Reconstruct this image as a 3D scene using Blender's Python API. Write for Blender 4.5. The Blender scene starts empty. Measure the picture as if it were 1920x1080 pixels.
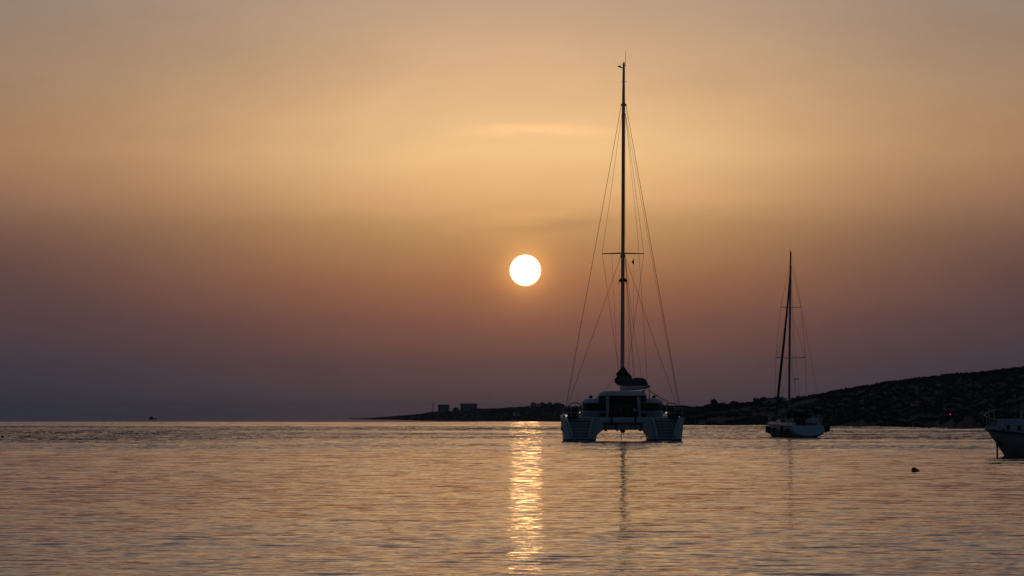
import bpy, math, random
import numpy as np
from mathutils import Vector
random.seed(7)
SC = bpy.context.scene
COL = SC.collection
# ------------------------------------------------------------------ camera
F = 6400.0            # focal length in photo pixels (1920 wide)
CAMH = 2.0
H0 = 781.0            # row of the true (astronomical) horizontal
RE = 7.4e6            # earth radius with refraction
cam = bpy.data.cameras.new('camera'); camo = bpy.data.objects.new('camera', cam); COL.objects.link(camo)
cam.sensor_width = 36.0; cam.lens = 36.0 * F / 1920.0
cam.clip_start = 0.5; cam.clip_end = 60000
camo.location = (0, 0, CAMH)
camo.rotation_euler = (math.radians(90) + math.atan((H0 - 540) / F), 0, 0)
SC.camera = camo
# ------------------------------------------------------------------ view
vs = SC.view_settings
vs.view_transform = 'Standard'; vs.look = 'None'; vs.exposure = 0.0; vs.gamma = 1.0; vs.use_curve_mapping = False
SC.cycles.max_bounces = 6; SC.cycles.sample_clamp_indirect = 6.0
SC.cycles.volume_bounces = 0
SUN_AZ = (985 - 960) / F
SUN_EL = (H0 - 507) / F
# ------------------------------------------------------------------ world
def lin(c):
    return tuple((v / 255 / 12.92) if v / 255 <= 0.04045 else ((v / 255 + 0.055) / 1.055) ** 2.4 for v in c)
def Y(y): return max(0.0, math.degrees((H0 - y) / F))
world = bpy.data.worlds.new('World'); SC.world = world; world.use_nodes = True
nt = world.node_tree; nt.nodes.clear()
def N(t, **k):
    n = nt.nodes.new(t)
    for a, b in k.items(): setattr(n, a, b)
    return n
def L(a, b): nt.links.new(a, b)
def M(op, a, b=None, c=None, clamp=False):
    n = N('ShaderNodeMath', operation=op); n.use_clamp = clamp
    for i, v in enumerate((a, b, c)):
        if v is None: continue
        if isinstance(v, (int, float)): n.inputs[i].default_value = v
        else: L(v, n.inputs[i])
    return n.outputs[0]
tc = N('ShaderNodeTexCoord'); sep = N('ShaderNodeSeparateXYZ'); L(tc.outputs['Generated'], sep.inputs[0])
el = M('ARCSINE', sep.outputs[2]); az = M('ARCTAN2', sep.outputs[0], sep.outputs[1])
daz = M('SUBTRACT', az, SUN_AZ)
pos = M('SQRT', M('MULTIPLY', M('MAXIMUM', el, 0.0), 2 / math.pi))
def ramp(stops):
    r = N('ShaderNodeValToRGB'); cr = r.color_ramp; cr.interpolation = 'LINEAR'
    stops = sorted((math.sqrt(e / 90.0), lin(c)) for e, c in stops)
    while len(cr.elements) < len(stops): cr.elements.new(0.5)
    for i, (p, c) in enumerate(stops):
        cr.elements[i].position = p; cr.elements[i].color = (*c, 1)
    L(pos, r.inputs[0]); return r.outputs[0]
high = [(10, (176, 150, 128)), (14, (140, 124, 118)), (20, (98, 95, 104)), (30, (64, 70, 86)), (50, (42, 54, 76)), (90, (34, 45, 68))]
c_mid = ramp([(Y(786), (86, 71, 74)), (Y(740), (92, 72, 73)), (Y(680), (104, 75, 70)), (Y(600), (135, 90, 72)), (Y(530), (165, 112, 77)), (Y(470), (184, 135, 88)),
              (Y(420), (202, 155, 100)), (Y(370), (228, 178, 120)), (Y(290), (247, 202, 141)), (Y(220), (238, 194, 139)), (Y(150), (224, 183, 136)), (Y(70), (208, 172, 135)), (Y(0), (196, 165, 135))] + high)
c_edge = ramp([(Y(786), (48, 54, 66)), (Y(700), (60, 58, 68)), (Y(600), (75, 62, 68)), (Y(500), (90, 69, 69)), (Y(440), (108, 80, 73)), (Y(400), (124, 92, 78)),
               (Y(340), (145, 108, 84)), (Y(280), (158, 120, 90)), (Y(200), (156, 124, 97)), (Y(100), (150, 127, 106)), (Y(0), (146, 129, 114)),
               (10, (130, 120, 112)), (14, (110, 106, 108)), (20, (84, 85, 96)), (30, (60, 67, 82)), (50, (42, 54, 76)), (90, (34, 45, 68))])
c_far = ramp([(0, (34, 40, 50)), (5, (42, 48, 60)), (12, (41, 50, 65)), (30, (36, 48, 63)), (60, (32, 43, 60)), (90, (31, 41, 58))])
def mix(f, a, b, typ='MIX'):
    n = N('ShaderNodeMix', data_type='RGBA', blend_type=typ)
    if isinstance(f, (int, float)): n.inputs[0].default_value = f
    else: L(f, n.inputs[0])
    for s, v in ((n.inputs[6], a), (n.inputs[7], b)):
        if isinstance(v, tuple): s.default_value = (*v, 1)
        else: L(v, s)
    return n.outputs[2]
def gauss(x, s):      # exp(-(x/s)^2)
    t = M('DIVIDE', x, s); return M('EXPONENT', M('MULTIPLY', M('MULTIPLY', t, t), -1.0))
wmid = gauss(daz, math.radians(5.7))
sky1 = mix(wmid, c_edge, c_mid)
wfar = N('ShaderNodeMapRange'); wfar.interpolation_type = 'SMOOTHSTEP'; L(M('ABSOLUTE', daz), wfar.inputs[0])
wfar.inputs[1].default_value = math.radians(8); wfar.inputs[2].default_value = math.radians(75)
nish = N('ShaderNodeTexSky', sky_type='NISHITA'); nish.sun_disc = False
nish.sun_elevation = SUN_EL; nish.sun_rotation = SUN_AZ; nish.air_density = 1.0; nish.dust_density = 3.0
nish_c = mix(1.0, nish.outputs[0], (0.08, 0.08, 0.08), 'MULTIPLY')
far2 = mix(0.2, c_far, nish_c)
sky2 = mix(wfar.outputs[0], sky1, far2)
# thin haze structure: soft horizontal mottling
comb = N('ShaderNodeCombineXYZ'); L(M('ADD', M('MULTIPLY', az, 16.0), M('MULTIPLY', el, 9.0)), comb.inputs[0]); L(M('ADD', M('MULTIPLY', el, 52.0), M('MULTIPLY', az, -3.0)), comb.inputs[1])
nz = N('ShaderNodeTexNoise'); nz.inputs['Scale'].default_value = 1.0; nz.inputs['Detail'].default_value = 5; nz.inputs['Roughness'].default_value = 0.55
L(comb.outputs[0], nz.inputs['Vector'])
mot = M('MULTIPLY_ADD', nz.outputs[0], 0.22, 0.89)
comb2 = N('ShaderNodeCombineXYZ'); L(M('MULTIPLY', az, 60.0), comb2.inputs[0]); L(M('MULTIPLY', el, 330.0), comb2.inputs[1])
nz2 = N('ShaderNodeTexNoise'); nz2.inputs['Scale'].default_value = 1.0; nz2.inputs['Detail'].default_value = 4
L(comb2.outputs[0], nz2.inputs['Vector'])
def wisp(px, py, sx, sy, slope, amp):
    u = M('SUBTRACT', az, (px - 960) / F); v = M('SUBTRACT', el, (H0 - py) / F)
    v = M('SUBTRACT', v, M('MULTIPLY', u, slope))
    v = M('ADD', v, M('MULTIPLY', M('SUBTRACT', nz2.outputs[0], 0.5), 0.0055))
    return M('MULTIPLY', M('MULTIPLY', gauss(u, sx / F), gauss(v, sy / F)), amp)
w = M('ADD', wisp(1000, 244, 130, 9, 0.03, 0.13), wisp(950, 236, 70, 6, 0.0, 0.07))
w = M('ADD', w, wisp(1000, 404, 90, 10, 0.12, 0.09)); w = M('ADD', w, wisp(1050, 424, 100, 9, 0.12, -0.09)); w = M('ADD', w, wisp(745, 165, 60, 22, 0.5, 0.04)); w = M('ADD', w, wisp(840, 560, 260, 16, 0.0, -0.04)); w = M('ADD', w, wisp(590, 700, 60, 34, 0.0, -0.07)); w = M('ADD', w, wisp(1120, 250, 90, 12, -0.05, 0.05)); w = M('ADD', w, wisp(1350, 155, 60, 30, 0.0, -0.025))
w = M('ADD', w, wisp(560, 395, 300, 14, 0.0, 0.03)); w = M('ADD', w, wisp(1250, 365, 300, 16, 0.0, 0.02))
mot = M('ADD', mot, w)
sky3 = N('ShaderNodeVectorMath', operation='SCALE'); L(mix(1.0, sky2, (1.01, 0.975, 0.99), 'MULTIPLY'), sky3.inputs[0]); L(mot, sky3.inputs['Scale'])
# sun disc and aureole
sd = Vector((math.sin(SUN_AZ) * math.cos(SUN_EL), math.cos(SUN_AZ) * math.cos(SUN_EL), math.sin(SUN_EL)))
sq = N('ShaderNodeVectorMath', operation='DISTANCE'); L(tc.outputs['Generated'], sq.inputs[0]); sq.inputs[1].default_value = sd
dist = sq.outputs['Value']
R0 = 29.3 / F
disc = N('ShaderNodeMapRange'); disc.interpolation_type = 'SMOOTHSTEP'; L(dist, disc.inputs[0])
disc.inputs[1].default_value = R0 + 0.6 / F; disc.inputs[2].default_value = R0 - 0.9 / F
def scale(col, f):
    n = N('ShaderNodeVectorMath', operation='SCALE'); n.inputs[0].default_value = col; L(f, n.inputs['Scale']); return n.outputs[0]
def add(a, b):
    n = N('ShaderNodeVectorMath', operation='ADD'); L(a, n.inputs[0]); L(b, n.inputs[1]); return n.outputs[0]
out = add(sky3.outputs[0], scale((3.3, 1.8, 1.12), disc.outputs[0]))
out = add(out, scale((0.45, 0.20, 0.045), gauss(dist, 36.0 / F)))
out = add(out, scale((0.17, 0.07, 0.012), gauss(dist, 75.0 / F)))
bg = N('ShaderNodeBackground'); bg.inputs[1].default_value = 1.0; L(out, bg.inputs[0])
wo = N('ShaderNodeOutputWorld'); L(bg.outputs[0], wo.inputs[0])
# ------------------------------------------------------------------ sun lamp
sl = bpy.data.lights.new('sun', 'SUN'); so = bpy.data.objects.new('sun', sl); COL.objects.link(so)
sl.energy = 0.00027; sl.angle = math.radians(0.53); sl.color = (1.0, 0.47, 0.10)
so.rotation_euler = sd.to_track_quat('Z', 'Y').to_euler(); so.location = (0, 0, 60)

# ================================================================== helpers
def mat(name, col, rough=0.5, metal=0.0, noise=0.0, nscale=3.0, spec=0.5, emit=None):
    m = bpy.data.materials.new(name); m.use_nodes = True
    t = m.node_tree; b = t.nodes['Principled BSDF']
    b.inputs['Base Color'].default_value = (*col, 1); b.inputs['Roughness'].default_value = rough
    b.inputs['Metallic'].default_value = metal; b.inputs['Specular IOR Level'].default_value = spec
    if noise:
        n = t.nodes.new('ShaderNodeTexNoise'); n.inputs['Scale'].default_value = nscale; n.inputs['Detail'].default_value = 5
        tcn = t.nodes.new('ShaderNodeTexCoord'); t.links.new(tcn.outputs['Object'], n.inputs['Vector'])
        r = t.nodes.new('ShaderNodeValToRGB')
        r.color_ramp.elements[0].position = 0.3; r.color_ramp.elements[1].position = 0.7
        r.color_ramp.elements[0].color = (*[c * (1 - noise) for c in col], 1)
        r.color_ramp.elements[1].color = (*[min(1, c * (1 + noise)) for c in col], 1)
        t.links.new(n.outputs[0], r.inputs[0]); t.links.new(r.outputs[0], b.inputs['Base Color'])
    if emit:
        b.inputs['Emission Color'].default_value = (*emit[0], 1); b.inputs['Emission Strength'].default_value = emit[1]
    return m
MT = dict(
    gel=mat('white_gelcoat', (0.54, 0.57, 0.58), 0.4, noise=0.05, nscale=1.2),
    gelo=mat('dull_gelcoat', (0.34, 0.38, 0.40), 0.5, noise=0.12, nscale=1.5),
    gelt=mat('weathered_grey_green_paint', (0.20, 0.25, 0.25), 0.55, noise=0.18, nscale=1.5),
    rail=mat('dull_rail_metal', (0.5, 0.5, 0.48), 0.4),
    gelb=mat('skylit_pale_blue_gelcoat', (0.34, 0.50, 0.62), 0.4, noise=0.05, nscale=1.2),  # blue skylight on pale stern parts is mixed into this colour
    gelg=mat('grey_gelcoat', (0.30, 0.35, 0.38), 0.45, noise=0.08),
    dark=mat('black_rubber', (0.02, 0.02, 0.022), 0.6),
    anti=mat('dark_antifouling', (0.03, 0.035, 0.05), 0.6, noise=0.2),
    glass=mat('tinted_glass', (0.012, 0.012, 0.014), 0.08),
    alu=mat('mast_aluminium', (0.22, 0.23, 0.24), 0.5),
    aluw=mat('painted_mast', (0.5, 0.5, 0.5), 0.45),
    steel=mat('stainless_steel', (0.45, 0.45, 0.45), 0.25, 1.0),
    rope=mat('dark_rigging', (0.05, 0.045, 0.04), 0.6),
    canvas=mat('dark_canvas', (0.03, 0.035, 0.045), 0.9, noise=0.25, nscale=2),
    sail=mat('grey_sailcloth', (0.16, 0.18, 0.20), 0.9, noise=0.2, nscale=1.5),
    red=mat('dark_red_cushion', (0.10, 0.02, 0.018), 0.9, noise=0.2),
    white=mat('white_plastic', (0.85, 0.85, 0.82), 0.35),
    lamp=mat('glowing_white_plastic', (0.8, 0.8, 0.76), 0.5, emit=((1.0, 0.95, 0.85), 0.35)),  # weak glow added to small pale fittings at the stern
    wood=mat('varnished_wood', (0.12, 0.05, 0.02), 0.4, noise=0.3, nscale=6),
    ybuoy=mat('faded_orange_plastic', (0.55, 0.24, 0.03), 0.5, noise=0.3, nscale=8),
    rbuoy=mat('dark_red_plastic', (0.16, 0.02, 0.015), 0.5, noise=0.2),
    wall=mat('grey_render', (0.20, 0.22, 0.25), 0.9, noise=0.12, nscale=0.4),
    wallw=mat('whitewashed_render', (0.62, 0.66, 0.70), 0.9, noise=0.06, nscale=0.5),
    roof=mat('dark_tiles', (0.07, 0.035, 0.03), 0.9, noise=0.2),
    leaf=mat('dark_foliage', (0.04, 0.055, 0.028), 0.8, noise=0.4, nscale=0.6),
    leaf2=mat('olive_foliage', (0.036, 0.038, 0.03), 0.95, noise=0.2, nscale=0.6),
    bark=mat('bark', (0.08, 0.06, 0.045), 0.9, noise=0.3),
    redlamp=mat('red_lamp_glass', (0.5, 0.02, 0.02), 0.4, emit=((1.0, 0.02, 0.03), 1.6)),
)
class MB:
    def __init__(s): s.v = []; s.f = []
    def add(s, vs_, fs):
        o = len(s.v); s.v += [tuple(v) for v in vs_]; s.f += [tuple(i + o for i in f) for f in fs]; return s
    def box(s, c, size, rz=0.0):
        cx, cy, cz = c; a, b, h = [k / 2 for k in size]; cs, sn = math.cos(rz), math.sin(rz)
        v = [(cx + x * cs - y * sn, cy + x * sn + y * cs, cz + z) for z in (-h, h) for x, y in ((-a, -b), (a, -b), (a, b), (-a, b))]
        return s.add(v, [(3, 2, 1, 0), (4, 5, 6, 7), (0, 1, 5, 4), (1, 2, 6, 5), (2, 3, 7, 6), (3, 0, 4, 7)])
    def tube(s, pts, r, n=8, closed=False):
        pts = [Vector(p) for p in pts]; k = len(pts)
        rs = r if isinstance(r, (list, tuple)) else [r] * k
        vs_ = []; up0 = None
        for i, p in enumerate(pts):
            a = pts[i - 1] if (i > 0 or closed) else p; b = pts[(i + 1) % k] if (i < k - 1 or closed) else p
            t = (b - a).normalized()
            if up0 is None:
                up0 = Vector((0, 0, 1)) if abs(t.z) < 0.9 else Vector((0, 1, 0))
            u = t.cross(up0)
            if u.length < 1e-6: u = t.orthogonal()
            u.normalize(); w_ = u.cross(t).normalized(); up0 = w_
            for j in range(n):
                an = 2 * math.pi * j / n; vs_.append(p + rs[i] * (math.cos(an) * u + math.sin(an) * w_))
        fs = []
        for i in range(k if closed else k - 1):
            for j in range(n):
                a = i * n + j; b = i * n + (j + 1) % n; c = ((i + 1) % k) * n + (j + 1) % n; d = ((i + 1) % k) * n + j
                fs.append((a, d, c, b))
        if not closed: fs.append(tuple(range(n))); fs.append(tuple((k - 1) * n + j for j in range(n - 1, -1, -1)))
        return s.add(vs_, fs)
    def loft(s, rings, cap=True, closed=True):
        n = len(rings[0]); vs_ = [p for r in rings for p in r]; fs = []
        for i in range(len(rings) - 1):
            for j in range(n if closed else n - 1):
                fs.append((i * n + j, i * n + (j + 1) % n, (i + 1) * n + (j + 1) % n, (i + 1) * n + j))
        if cap: fs.append(tuple(range(n - 1, -1, -1))); fs.append(tuple((len(rings) - 1) * n + j for j in range(n)))
        return s.add(vs_, fs)
    def prism(s, poly, y0, y1):            # polygon in x-z, extruded along y
        return s.loft([[(x, y0, z) for x, z in poly], [(x, y1, z) for x, z in poly]])
    def ball(s, c, r, nu=12, nv=8, sq=(1, 1, 1)):
        rings = []
        for i in range(nv + 1):
            t = math.pi * (i + 0.02) / (nv + 0.04)
            rings.append([(c[0] + r * sq[0] * math.sin(t) * math.cos(2 * math.pi * j / nu), c[1] + r * sq[1] * math.sin(t) * math.sin(2 * math.pi * j / nu), c[2] + r * sq[2] * math.cos(t)) for j in range(nu)])
        return s.loft(rings)
    def build(s, name, m, parent=None, smooth=False, bevel=0.0):
        me = bpy.data.meshes.new(name); me.from_pydata(s.v, [], s.f); me.update()
        import bmesh
        bm = bmesh.new(); bm.from_mesh(me); bmesh.ops.recalc_face_normals(bm, faces=bm.faces); bm.to_mesh(me); bm.free()
        if smooth: me.shade_smooth()
        o = bpy.data.objects.new(name, me); COL.objects.link(o); me.materials.append(m)
        if parent: o.parent = parent
        if bevel:
            b = o.modifiers.new('bevel', 'BEVEL'); b.width = bevel; b.segments = 3; b.limit_method = 'ANGLE'; b.angle_limit = math.radians(35)
            me.shade_smooth()
        elif smooth:
            pass
        return o
def tag(o, label, cat, group=None, kind=None):
    if label: o['label'] = label
    if cat: o['category'] = cat
    if group: o['group'] = group
    if kind: o['kind'] = kind
    return o
def thing(name, loc, label, cat, group=None):
    o = bpy.data.objects.new(name, None); COL.objects.link(o); o.location = loc; o.empty_display_size = 0.3
    return tag(o, label, cat, group)
def sea(x, y): return -(x * x + y * y) / (2 * RE)
def W(px, py, d): return Vector(((px - 960) / F * d, d, CAMH + (H0 - py) / F * d))

# ================================================================== water
def smooth(a, b, x):
    t = np.clip((x - a) / (b - a), 0, 1); return t * t * (3 - 2 * t)
def vnoise(x, y, seed):
    rs = np.random.RandomState(seed); g = rs.rand(256, 256)
    xi = np.floor(x).astype(int); yi = np.floor(y).astype(int); fx = x - xi; fy = y - yi
    fx = fx * fx * (3 - 2 * fx); fy = fy * fy * (3 - 2 * fy)
    a = g[xi % 256, yi % 256]; b = g[(xi + 1) % 256, yi % 256]; c = g[xi % 256, (yi + 1) % 256]; d = g[(xi + 1) % 256, (yi + 1) % 256]
    return (a * (1 - fx) + b * fx) * (1 - fy) + (c * (1 - fx) + d * fx) * fy
def ruffle_map(X, Yd):
    d = np.hypot(X, Yd); ang = X / np.maximum(Yd, 1.0)
    ld = np.log(np.maximum(d, 10.0))
    # radial profile of wind ruffling (rms slope factor)
    P = np.interp(ld, np.log([10, 60, 110, 180, 240, 320, 400, 600, 690, 740, 1050, 1250, 1400, 2600, 20000]),
                  [1.3, 1.05, 0.80, 0.92, 1.35, 2.2, 3.0, 3.1, 2.2, 1.2, 1.3, 0.7, 0.14, 0.05, 0.05])
    n1 = vnoise(X / 60 + 40, Yd / 45 + 13, 3) * 0.6 + vnoise(X / 17 + 5, Yd / 14 + 3, 4) * 0.4
    nb = vnoise(ang * 3.0 + 30, d / 55 + 7, 5)
    P = P * (0.50 + 0.72 * n1 + 0.34 * nb)
    yb = 12800.0 / d; nz_ = vnoise(ang * 7 + 20, yb / 2.6 + 9, 8)
    zone = smooth(130, 240, d) * smooth(900, 650, d)
    P = P * (1 + zone * 1.25 * (nz_ - 0.55)) * (1 + 0.35 * zone * smooth(0.035, 0.09, ang))
    P = P * (1 + 0.45 * smooth(-0.07, -0.13, ang) * smooth(210, 270, d) * smooth(1300, 1000, d))
    return P
def build_water():
    y0 = 24.0; ratio = 1.0016; ys = [y0]
    while ys[-1] < 9500: ys.append(ys[-1] * ratio)
    rows = np.array([-4000, -1200, -300, -60, -10, 4, 12, 18, 22] + ys)
    nc = 520
    u = np.linspace(-1, 1, nc)
    ext = np.array([1.03, 1.1, 1.3, 1.7, 2.5, 5, 12, 40, 150])
    u = np.concatenate([-ext[::-1], u, ext])
    hw = 13 + 0.18 * np.maximum(rows, 0)
    X = u[None, :] * hw[:, None]; X = np.clip(X, -9000, 9000)
    Yg = np.repeat(rows[:, None], len(u), 1)
    X = X.astype(np.float64)
    A = ruffle_map(X, Yg)
    Z = np.zeros_like(X)
    d = np.maximum(Yg, 5.0)
    dy = 0.0021 * d; lmin = None
    rs = np.random.RandomState(11)
    comps = []
    lam = 0.26
    while lam < 400:
        for k in range(3):
            th = rs.normal(0, 0.20) + 0.10
            l = lam * (1 + 0.25 * rs.rand())
            comps.append((l, th, rs.rand() * 2 * math.pi, rs.rand()))
        lam *= 1.33
    tot = np.zeros(len(rows)); wl = []
    dr = np.maximum(rows, 5.0); lm = np.maximum(3.2 * 0.0016 * dr, 0.38)
    for (l, th, ph, q) in comps:
        o = np.log2(l / lm)
        w_ = smooth(-0.4, 0.6, o) * np.exp(-np.maximum(o - 0.8, 0) * 0.85)
        s_i = w_ ; wl.append(s_i); tot += (s_i * math.cos(th)) ** 2 / 2
    tot = np.sqrt(np.maximum(tot, 1e-9))
    RMS = 0.031
    for (l, th, ph, q), w_ in zip(comps, wl):
        sel = np.where(w_ > 1e-3)[0]
        if len(sel) == 0: continue
        k = 2 * math.pi / l
        kx, ky = k * math.sin(th), k * math.cos(th)
        a = (w_[sel] / tot[sel] * RMS / k)[:, None]
        xs = X[sel]; yy = Yg[sel]
        warp = 0.9 * l * vnoise(xs / (5 * l) + 50 * q, yy / (4 * l) + 30 * q, 21)
        env = 0.55 + 0.9 * vnoise(xs / (3.2 * l) + 90 * q, yy / (3.2 * l) + 70 * q, 22)
        p = kx * xs + ky * (yy + warp) + ph
        Z[sel] += a * env * (np.sin(p) + 0.18 * np.cos(2 * p))
    Z *= np.minimum(A, 1.0 + 0.3 * np.maximum(A - 1, 0))
    edge = smooth(1.0, 0.93, np.abs(u))[None, :] * smooth(20, 27, rows)[:, None]
    Z = Z * edge - (X ** 2 + Yg ** 2) / (2 * RE)
    nr, ncl = X.shape
    co = np.stack([X, Yg, Z], -1).reshape(-1, 3).astype(np.float32)
    i = np.arange(nr - 1)[:, None] * ncl + np.arange(ncl - 1)[None, :]
    quads = np.stack([i, i + 1, i + ncl + 1, i + ncl], -1).reshape(-1, 4).astype(np.int32)
    me = bpy.data.meshes.new('water')
    me.vertices.add(len(co)); me.vertices.foreach_set('co', co.ravel())
    me.loops.add(quads.size); me.loops.foreach_set('vertex_index', quads.ravel())
    me.polygons.add(len(quads)); me.polygons.foreach_set('loop_start', np.arange(0, quads.size, 4, dtype=np.int32))
    me.polygons.foreach_set('use_smooth', np.ones(len(quads), dtype=bool))
    at = me.attributes.new('ruffle', 'FLOAT', 'POINT'); at.data.foreach_set('value', A.ravel().astype(np.float32))
    me.update(); me.validate()
    m = bpy.data.materials.new('sea_water'); m.use_nodes = True; t = m.node_tree; b = t.nodes['Principled BSDF']
    b.inputs['Base Color'].default_value = (0.010, 0.016, 0.022, 1); b.inputs['Roughness'].default_value = 0.03
    b.inputs['IOR'].default_value = 1.34
    tcn = t.nodes.new('ShaderNodeTexCoord'); geo = t.nodes.new('ShaderNodeNewGeometry')
    att = t.nodes.new('ShaderNodeAttribute'); att.attribute_name = 'ruffle'
    acc = None
    for sc_, amp, det in (((0.7, 2.4, 1), 0.060, 2.0), ((3.2, 9.0, 1), 0.100, 2.0)):
        mp = t.nodes.new('ShaderNodeMapping'); mp.inputs['Scale'].default_value = sc_; mp.inputs['Rotation'].default_value = (0, 0, 0.12)
        t.links.new(tcn.outputs['Object'], mp.inputs['Vector'])
        n = t.nodes.new('ShaderNodeTexNoise'); n.inputs['Scale'].default_value = 1.0; n.inputs['Detail'].default_value = det
        t.links.new(mp.outputs[0], n.inputs['Vector'])
        sb = t.nodes.new('ShaderNodeVectorMath'); sb.operation = 'SUBTRACT'; t.links.new(n.outputs['Color'], sb.inputs[0]); sb.inputs[1].default_value = (0.5, 0.5, 0.5)
        ml = t.nodes.new('ShaderNodeVectorMath'); ml.operation = 'MULTIPLY'; t.links.new(sb.outputs[0], ml.inputs[0]); ml.inputs[1].default_value = (amp * 1.1, amp * 2.2, 0)
        if acc is None: acc = ml.outputs[0]
        else:
            ad = t.nodes.new('ShaderNodeVectorMath'); ad.operation = 'ADD'; t.links.new(acc, ad.inputs[0]); t.links.new(ml.outputs[0], ad.inputs[1]); acc = ad.outputs[0]
    sc2 = t.nodes.new('ShaderNodeVectorMath'); sc2.operation = 'SCALE'; t.links.new(acc, sc2.inputs[0]); pw = t.nodes.new('ShaderNodeMath'); pw.operation = 'POWER'; t.links.new(att.outputs['Fac'], pw.inputs[0]); pw.inputs[1].default_value = 1.6; t.links.new(pw.outputs[0], sc2.inputs['Scale'])
    ad = t.nodes.new('ShaderNodeVectorMath'); ad.operation = 'ADD'; t.links.new(geo.outputs['Normal'], ad.inputs[0]); t.links.new(sc2.outputs[0], ad.inputs[1])
    # ruffled patches: normals tilted towards the camera so they mirror higher, greyer sky
    e1 = t.nodes.new('ShaderNodeMath'); e1.operation = 'SUBTRACT'; t.links.new(att.outputs['Fac'], e1.inputs[0]); e1.inputs[1].default_value = 1.15
    e2 = t.nodes.new('ShaderNodeMath'); e2.operation = 'MAXIMUM'; t.links.new(e1.outputs[0], e2.inputs[0]); e2.inputs[1].default_value = 0.0
    e3 = t.nodes.new('ShaderNodeVectorMath'); e3.operation = 'SCALE'; e3.inputs[0].default_value = (0, -0.055, 0); t.links.new(e2.outputs[0], e3.inputs['Scale'])
    ad2 = t.nodes.new('ShaderNodeVectorMath'); ad2.operation = 'ADD'; t.links.new(ad.outputs[0], ad2.inputs[0]); t.links.new(e3.outputs[0], ad2.inputs[1]); ad = ad2
    nm = t.nodes.new('ShaderNodeVectorMath'); nm.operation = 'NORMALIZE'; t.links.new(ad.outputs[0], nm.inputs[0])
    t.links.new(nm.outputs[0], b.inputs['Normal'])
    me.materials.append(m)
    o = bpy.data.objects.new('water', me); COL.objects.link(o); tag(o, None, None, kind='structure')
    return o
build_water()

# ================================================================== land
def terrain(name, outline, shore, depth, x0, x1, step, rough, seed):
    """hill with its shore at shore(px) metres and its crest depth(px) metres further on"""
    pxs = np.arange(x0, x1 + step, step); ox, oy = zip(*outline); sx, sd_ = zip(*shore); dx, dd = zip(*depth)
    rng = np.random.RandomState(seed)
    nr = 22; V = []; crest = {}
    j1 = np.interp(np.arange(len(pxs)), np.arange(0, len(pxs), 1), rng.normal(0, 1, len(pxs)))
    for i, px in enumerate(pxs):
        top = np.interp(px, ox, oy); ds = np.interp(px, sx, sd_) + 2.5 * math.sin(px * 0.31) + 3 * math.sin(px * 0.083 + 1)
        dp = np.interp(px, dx, dd)
        dc = ds + dp; hx = (px - 960) / F
        zc = CAMH + (H0 - top) / F * dc
        zs = -(ds ** 2) / (2 * RE)
        hh = max(zc - zs, 0.05)
        for k in range(nr):
            t = k / (nr - 6.0)
            if t <= 1:
                dist_ = ds + dp * t
                z = zs - 0.35 + (hh + 0.35) * (1.0 - (1 - min(1, t * 1.0)) ** 1.6) * (0.10 + 0.90 * t) ** 0.55
                cl = 0.7 if k else 0
                if k and k < nr - 6: z += rough * hh * (0.10 * (vn(px / 26.0, k * 0.45, seed) - 0.5) + 0.04 * (vn(px / 7.0, k * 0.9, seed + 3) - 0.5)) * 2 * min(1, (nr - 6 - k) / 5)
                if k == nr - 6: z = zc + rough * 0.18 * (vn(px / 2.3, 1.0, seed + 1) - 0.5)
            else:
                dist_ = dc + (k - (nr - 6)) * dp * 0.35
                z = zc - hh * 0.28 * (k - (nr - 6))
            V.append((hx * dist_, dist_, z))
        crest[px] = zc
    n = len(pxs); fs = [(i * nr + k, (i + 1) * nr + k, (i + 1) * nr + k + 1, i * nr + k + 1) for i in range(n - 1) for k in range(nr - 1)]
    mb = MB().add(V, fs); 
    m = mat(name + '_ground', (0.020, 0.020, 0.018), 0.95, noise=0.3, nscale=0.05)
    o = mb.build(name, m, smooth=True); tag(o, None, None, kind='structure')
    return np.array(V).reshape(n, nr, 3)
def vn(x, y, s): return float(vnoise(np.array([x]), np.array([y]), s)[0])
SHORE = [(640, 4600), (662, 4300), (700, 3300), (760, 2600), (800, 2250), (900, 2000), (1060, 1750), (1130, 1450), (1200, 1050), (1290, 775), (1500, 660), (1820, 545), (2400, 440), (2900, 400)]
HEAD = [(655, 787.2), (662, 786.3), (699, 784.8), (762, 780.6), (797, 777.8), (802, 775.6), (819, 774.2), (861, 772.8), (896, 769.4), (931, 768.6), (950, 767), (981, 766), (1000, 764.5), (1060, 765), (1130, 766), (1200, 768), (1290, 768)]
HILL = [(1270, 769), (1300, 768), (1322, 767), (1350, 763), (1400, 760), (1430, 757.5), (1480, 755.5), (1503, 749.8), (1551, 741), (1585, 734), (1635, 726.2), (1659, 721), (1693, 717), (1717, 713.6), (1744, 710.4), (1791, 705.5), (1832, 703.4), (1872, 699), (1900, 694.8), (1920, 692.6), (2100, 676), (2400, 668), (2900, 690)]
DEP_H = [(640, 60), (800, 160), (1060, 160), (1290, 120)]
DEP_R = [(1270, 110), (1500, 200), (1700, 300), (2900, 300)]
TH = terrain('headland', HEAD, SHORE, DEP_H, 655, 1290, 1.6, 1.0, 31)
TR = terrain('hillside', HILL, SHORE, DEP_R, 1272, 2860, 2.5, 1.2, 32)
def shore_d(px): return float(np.interp(px, *zip(*SHORE)))

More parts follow.
